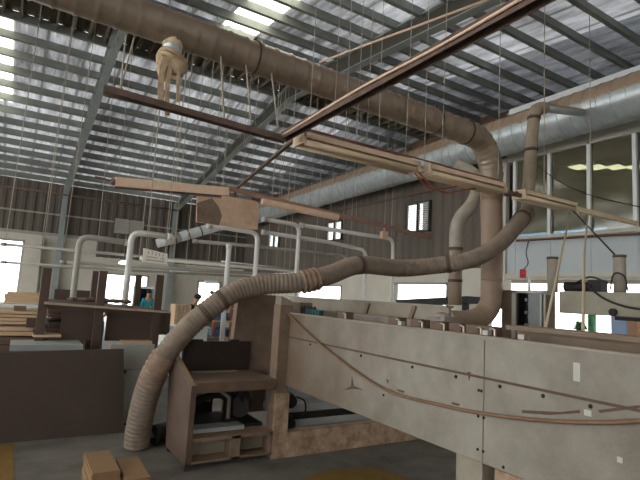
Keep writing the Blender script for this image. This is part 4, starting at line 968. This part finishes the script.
# woodworking machine with red arm
p = atY(214, 305, 12.6); r = thing('woodworking_machine', 'grey-green machine with a red arm in front of the far bright window', 'machine', (p.x, 12.6, 0))
m = MB(); m.box((p.x-.25, 12.4, 0), (p.x+.3, 13.0, 1.1), bev=.03); m.box((p.x-.1, 12.4, 1.1), (p.x+.35, 12.9, 1.42), bev=.04); obj('body', m, 'machine_green', r)
m = MB(); m.bar((p.x-.35, 12.35, 1.1), (p.x+.0, 12.35, 1.38), .1, .1); obj('arm', m, 'red', r)
m = MB(); m.cyl((p.x+.05, 12.5, 1.4), (p.x+.3, 12.5, 1.6), .09); m.cyl((p.x+.1, 12.6, 1.42), (p.x-.12, 12.6, 1.58), .05); obj('spindle_head', m, 'cable', r)
m = MB(); m.box((p.x-.4, 12.2, .85), (p.x+.4, 13.0, .9)); obj('machine_table', m, 'white_slab', r)
# dark booth opening
p0, p1 = atY(139, 286, 17), atY(157, 306, 17)
r = thing('guard_booth', 'white framed booth with a dark interior by the end wall doorway', 'booth', ((p0.x+p1.x)/2, 17.4, 0))
m = MB(); m.box((p0.x, 17, 0), (p0.x+.07, 17.9, p0.z)).box((p1.x-.07, 17, 0), (p1.x, 17.9, p0.z)).box((p0.x, 17, p0.z-.08), (p1.x, 17.9, p0.z)); obj('frame', m, 'white_paint', r)
m = MB(); m.box((p0.x+.06, 17.8, 0), (p1.x-.06, 17.88, p0.z-.08)); obj('back_panel', m, 'cloth_blue', r)

# people in the background
def skin_obj(name, verts, edges, radii, mt, parent, root=0):
    me = bpy.data.meshes.new(name); me.from_pydata(verts, edges, []); o = bpy.data.objects.new(name, me); COL.objects.link(o); o.parent = parent
    md = o.modifiers.new('skin', 'SKIN'); md.use_smooth_shade = True
    for i, v in enumerate(me.skin_vertices[0].data):
        v.radius = radii[i] if isinstance(radii[i], tuple) else (radii[i], radii[i]); v.use_root = (i == root)
    s = o.modifiers.new('sub', 'SUBSURF'); s.levels = 1; s.render_levels = 1
    me.materials.append(MATS[mt]); return o
def person(x, y, rz, H, shirt, pants, label, bend=0.0, reach=.25):
    r = thing('person', label, 'person', (x, y, 0)); r.rotation_euler = (0, 0, rz); k = H/1.72
    def B(px, py, pz):               # bend the upper body forward (towards -Y) at the hip
        if pz > .95:
            dz = pz-.95; py, pz = py*math.cos(bend)-dz*math.sin(bend), .95+dz*math.cos(bend)+py*math.sin(bend)*-1
        return (px*k, py*k, pz*k)
    V = [B(0, 0, .95), B(0, .0, 1.15), B(0, .0, 1.36), B(0, -.01, 1.47), B(0, -.03, 1.58), B(0, -.035, 1.66)]; Rr = [(.13, .1), (.12, .09), (.13, .095), .05, (.078, .095), (.07, .085)]
    E = [(0, 1), (1, 2), (2, 3), (3, 4), (4, 5)]
    for s in (-1, 1):
        b = len(V); V += [B(s*.17, 0, 1.38), B(s*.21, -.02, 1.12), B(s*.2, -reach, 1.0), B(s*.19, -reach-.07, .98)]; Rr += [.05, .042, .032, (.03, .022)]
        E += [(2, b), (b, b+1), (b+1, b+2), (b+2, b+3)]
        for f in range(4):
            c = len(V); dx = (-.024+.016*f); L_ = (.075, .085, .08, .062)[f]
            V += [B(s*.19+dx, -reach-.1, .975), B(s*.19+dx*1.1, -reach-.1-L_, .955)]; Rr += [.009, .007]; E += [(b+3, c), (c, c+1)]
        c = len(V); V += [B(s*.155, -reach-.06, .985), B(s*.14, -reach-.11, .97)]; Rr += [.01, .008]; E += [(b+3, c), (c, c+1)]
        b = len(V); V += [(s*.09*k, 0, .86*k), (s*.1*k, -.02*k, .48*k), (s*.1*k, .02*k, .09*k), (s*.11*k, -.14*k, .04*k)]; Rr += [.085, .06, .042, (.04, .035)]
        E += [(0, b), (b, b+1), (b+1, b+2), (b+2, b+3)]
    body = skin_obj('body', V, E, [tuple(q*k for q in rr) if isinstance(rr, tuple) else rr*k for rr in Rr], 'skin', r)
    V2 = [B(0, 0, .93), B(0, 0, 1.15), B(0, 0, 1.38), B(0, 0, 1.43)]; R2 = [(.15, .12), (.14, .11), (.15, .115), .06]; E2 = [(0, 1), (1, 2), (2, 3)]
    for s in (-1, 1): b = len(V2); V2 += [B(s*.17, 0, 1.385), B(s*.21, -.02, 1.12), B(s*.203, -reach*.8, 1.02)]; R2 += [.064, .056, .045]; E2 += [(2, b), (b, b+1), (b+1, b+2)]
    skin_obj('shirt', V2, E2, [tuple(q*k for q in rr) if isinstance(rr, tuple) else rr*k for rr in R2], shirt, r)
    V3 = [(0, 0, .97*k), (0, 0, .9*k)]; R3 = [(.145, .115), (.15, .12)]; E3 = [(0, 1)]
    for s in (-1, 1): b = len(V3); V3 += [(s*.09*k, 0, .82*k), (s*.1*k, -.02*k, .48*k), (s*.1*k, .02*k, .1*k)]; R3 += [.1, .075, .062]; E3 += [(1, b), (b, b+1), (b+1, b+2)]
    skin_obj('trousers', V3, E3, [tuple(q*k for q in rr) if isinstance(rr, tuple) else rr*k for rr in R3], pants, r)
    for s in (-1, 1):
        m = MB(); m.ball((s*.105*k, -.06*k, .04*k), .055*k, (.9, 2.2, .72)); obj('shoe', m, 'black', r, raw=True)
    m = MB(); h = Vector(B(0, -.015, 1.665)); m.ball(h, .1*k, (.9, 1.05, .85)); obj('hair', m, 'hair', r, raw=True)
    m = MB(); n = Vector(B(0, -.135, 1.585)); m.ball(n, .018*k, (.8, 1, 1.3)); obj('nose', m, 'skin', r, raw=True)
    return r
p = atY(190, 310, 12); person(p.x-.1, 11.9, math.radians(60), 1.52, 'cloth_black', 'cloth_black', 'person in black clothes bending over work behind the stacked cartons', bend=.35)
p = atY(100, 300, 12); person(p.x, 12, math.radians(-20), 1.5, 'cloth_black', 'cloth_blue', 'person in dark clothes standing behind the lumber rack against the bright doorway', bend=.2)
p = atY(147, 300, 16.4); person(p.x, 16.4, math.radians(10), 1.5, 'cloth_teal', 'cloth_blue', 'person in a teal shirt standing in front of the dark booth', bend=.15)

# ------------------------------------------------------------------ light: bright overcast daylight
w = bpy.data.worlds.new('sky'); SC.world = w; w.use_nodes = True; nt = w.node_tree
bg = nt.nodes['Background']; bg.inputs[0].default_value = (.975, .99, 1, 1); bg.inputs[1].default_value = 3.2
SC.view_settings.view_transform = 'Standard'; SC.view_settings.look = 'None'; SC.view_settings.gamma = 1; SC.view_settings.exposure = .85
SC.view_settings.use_curve_mapping = False
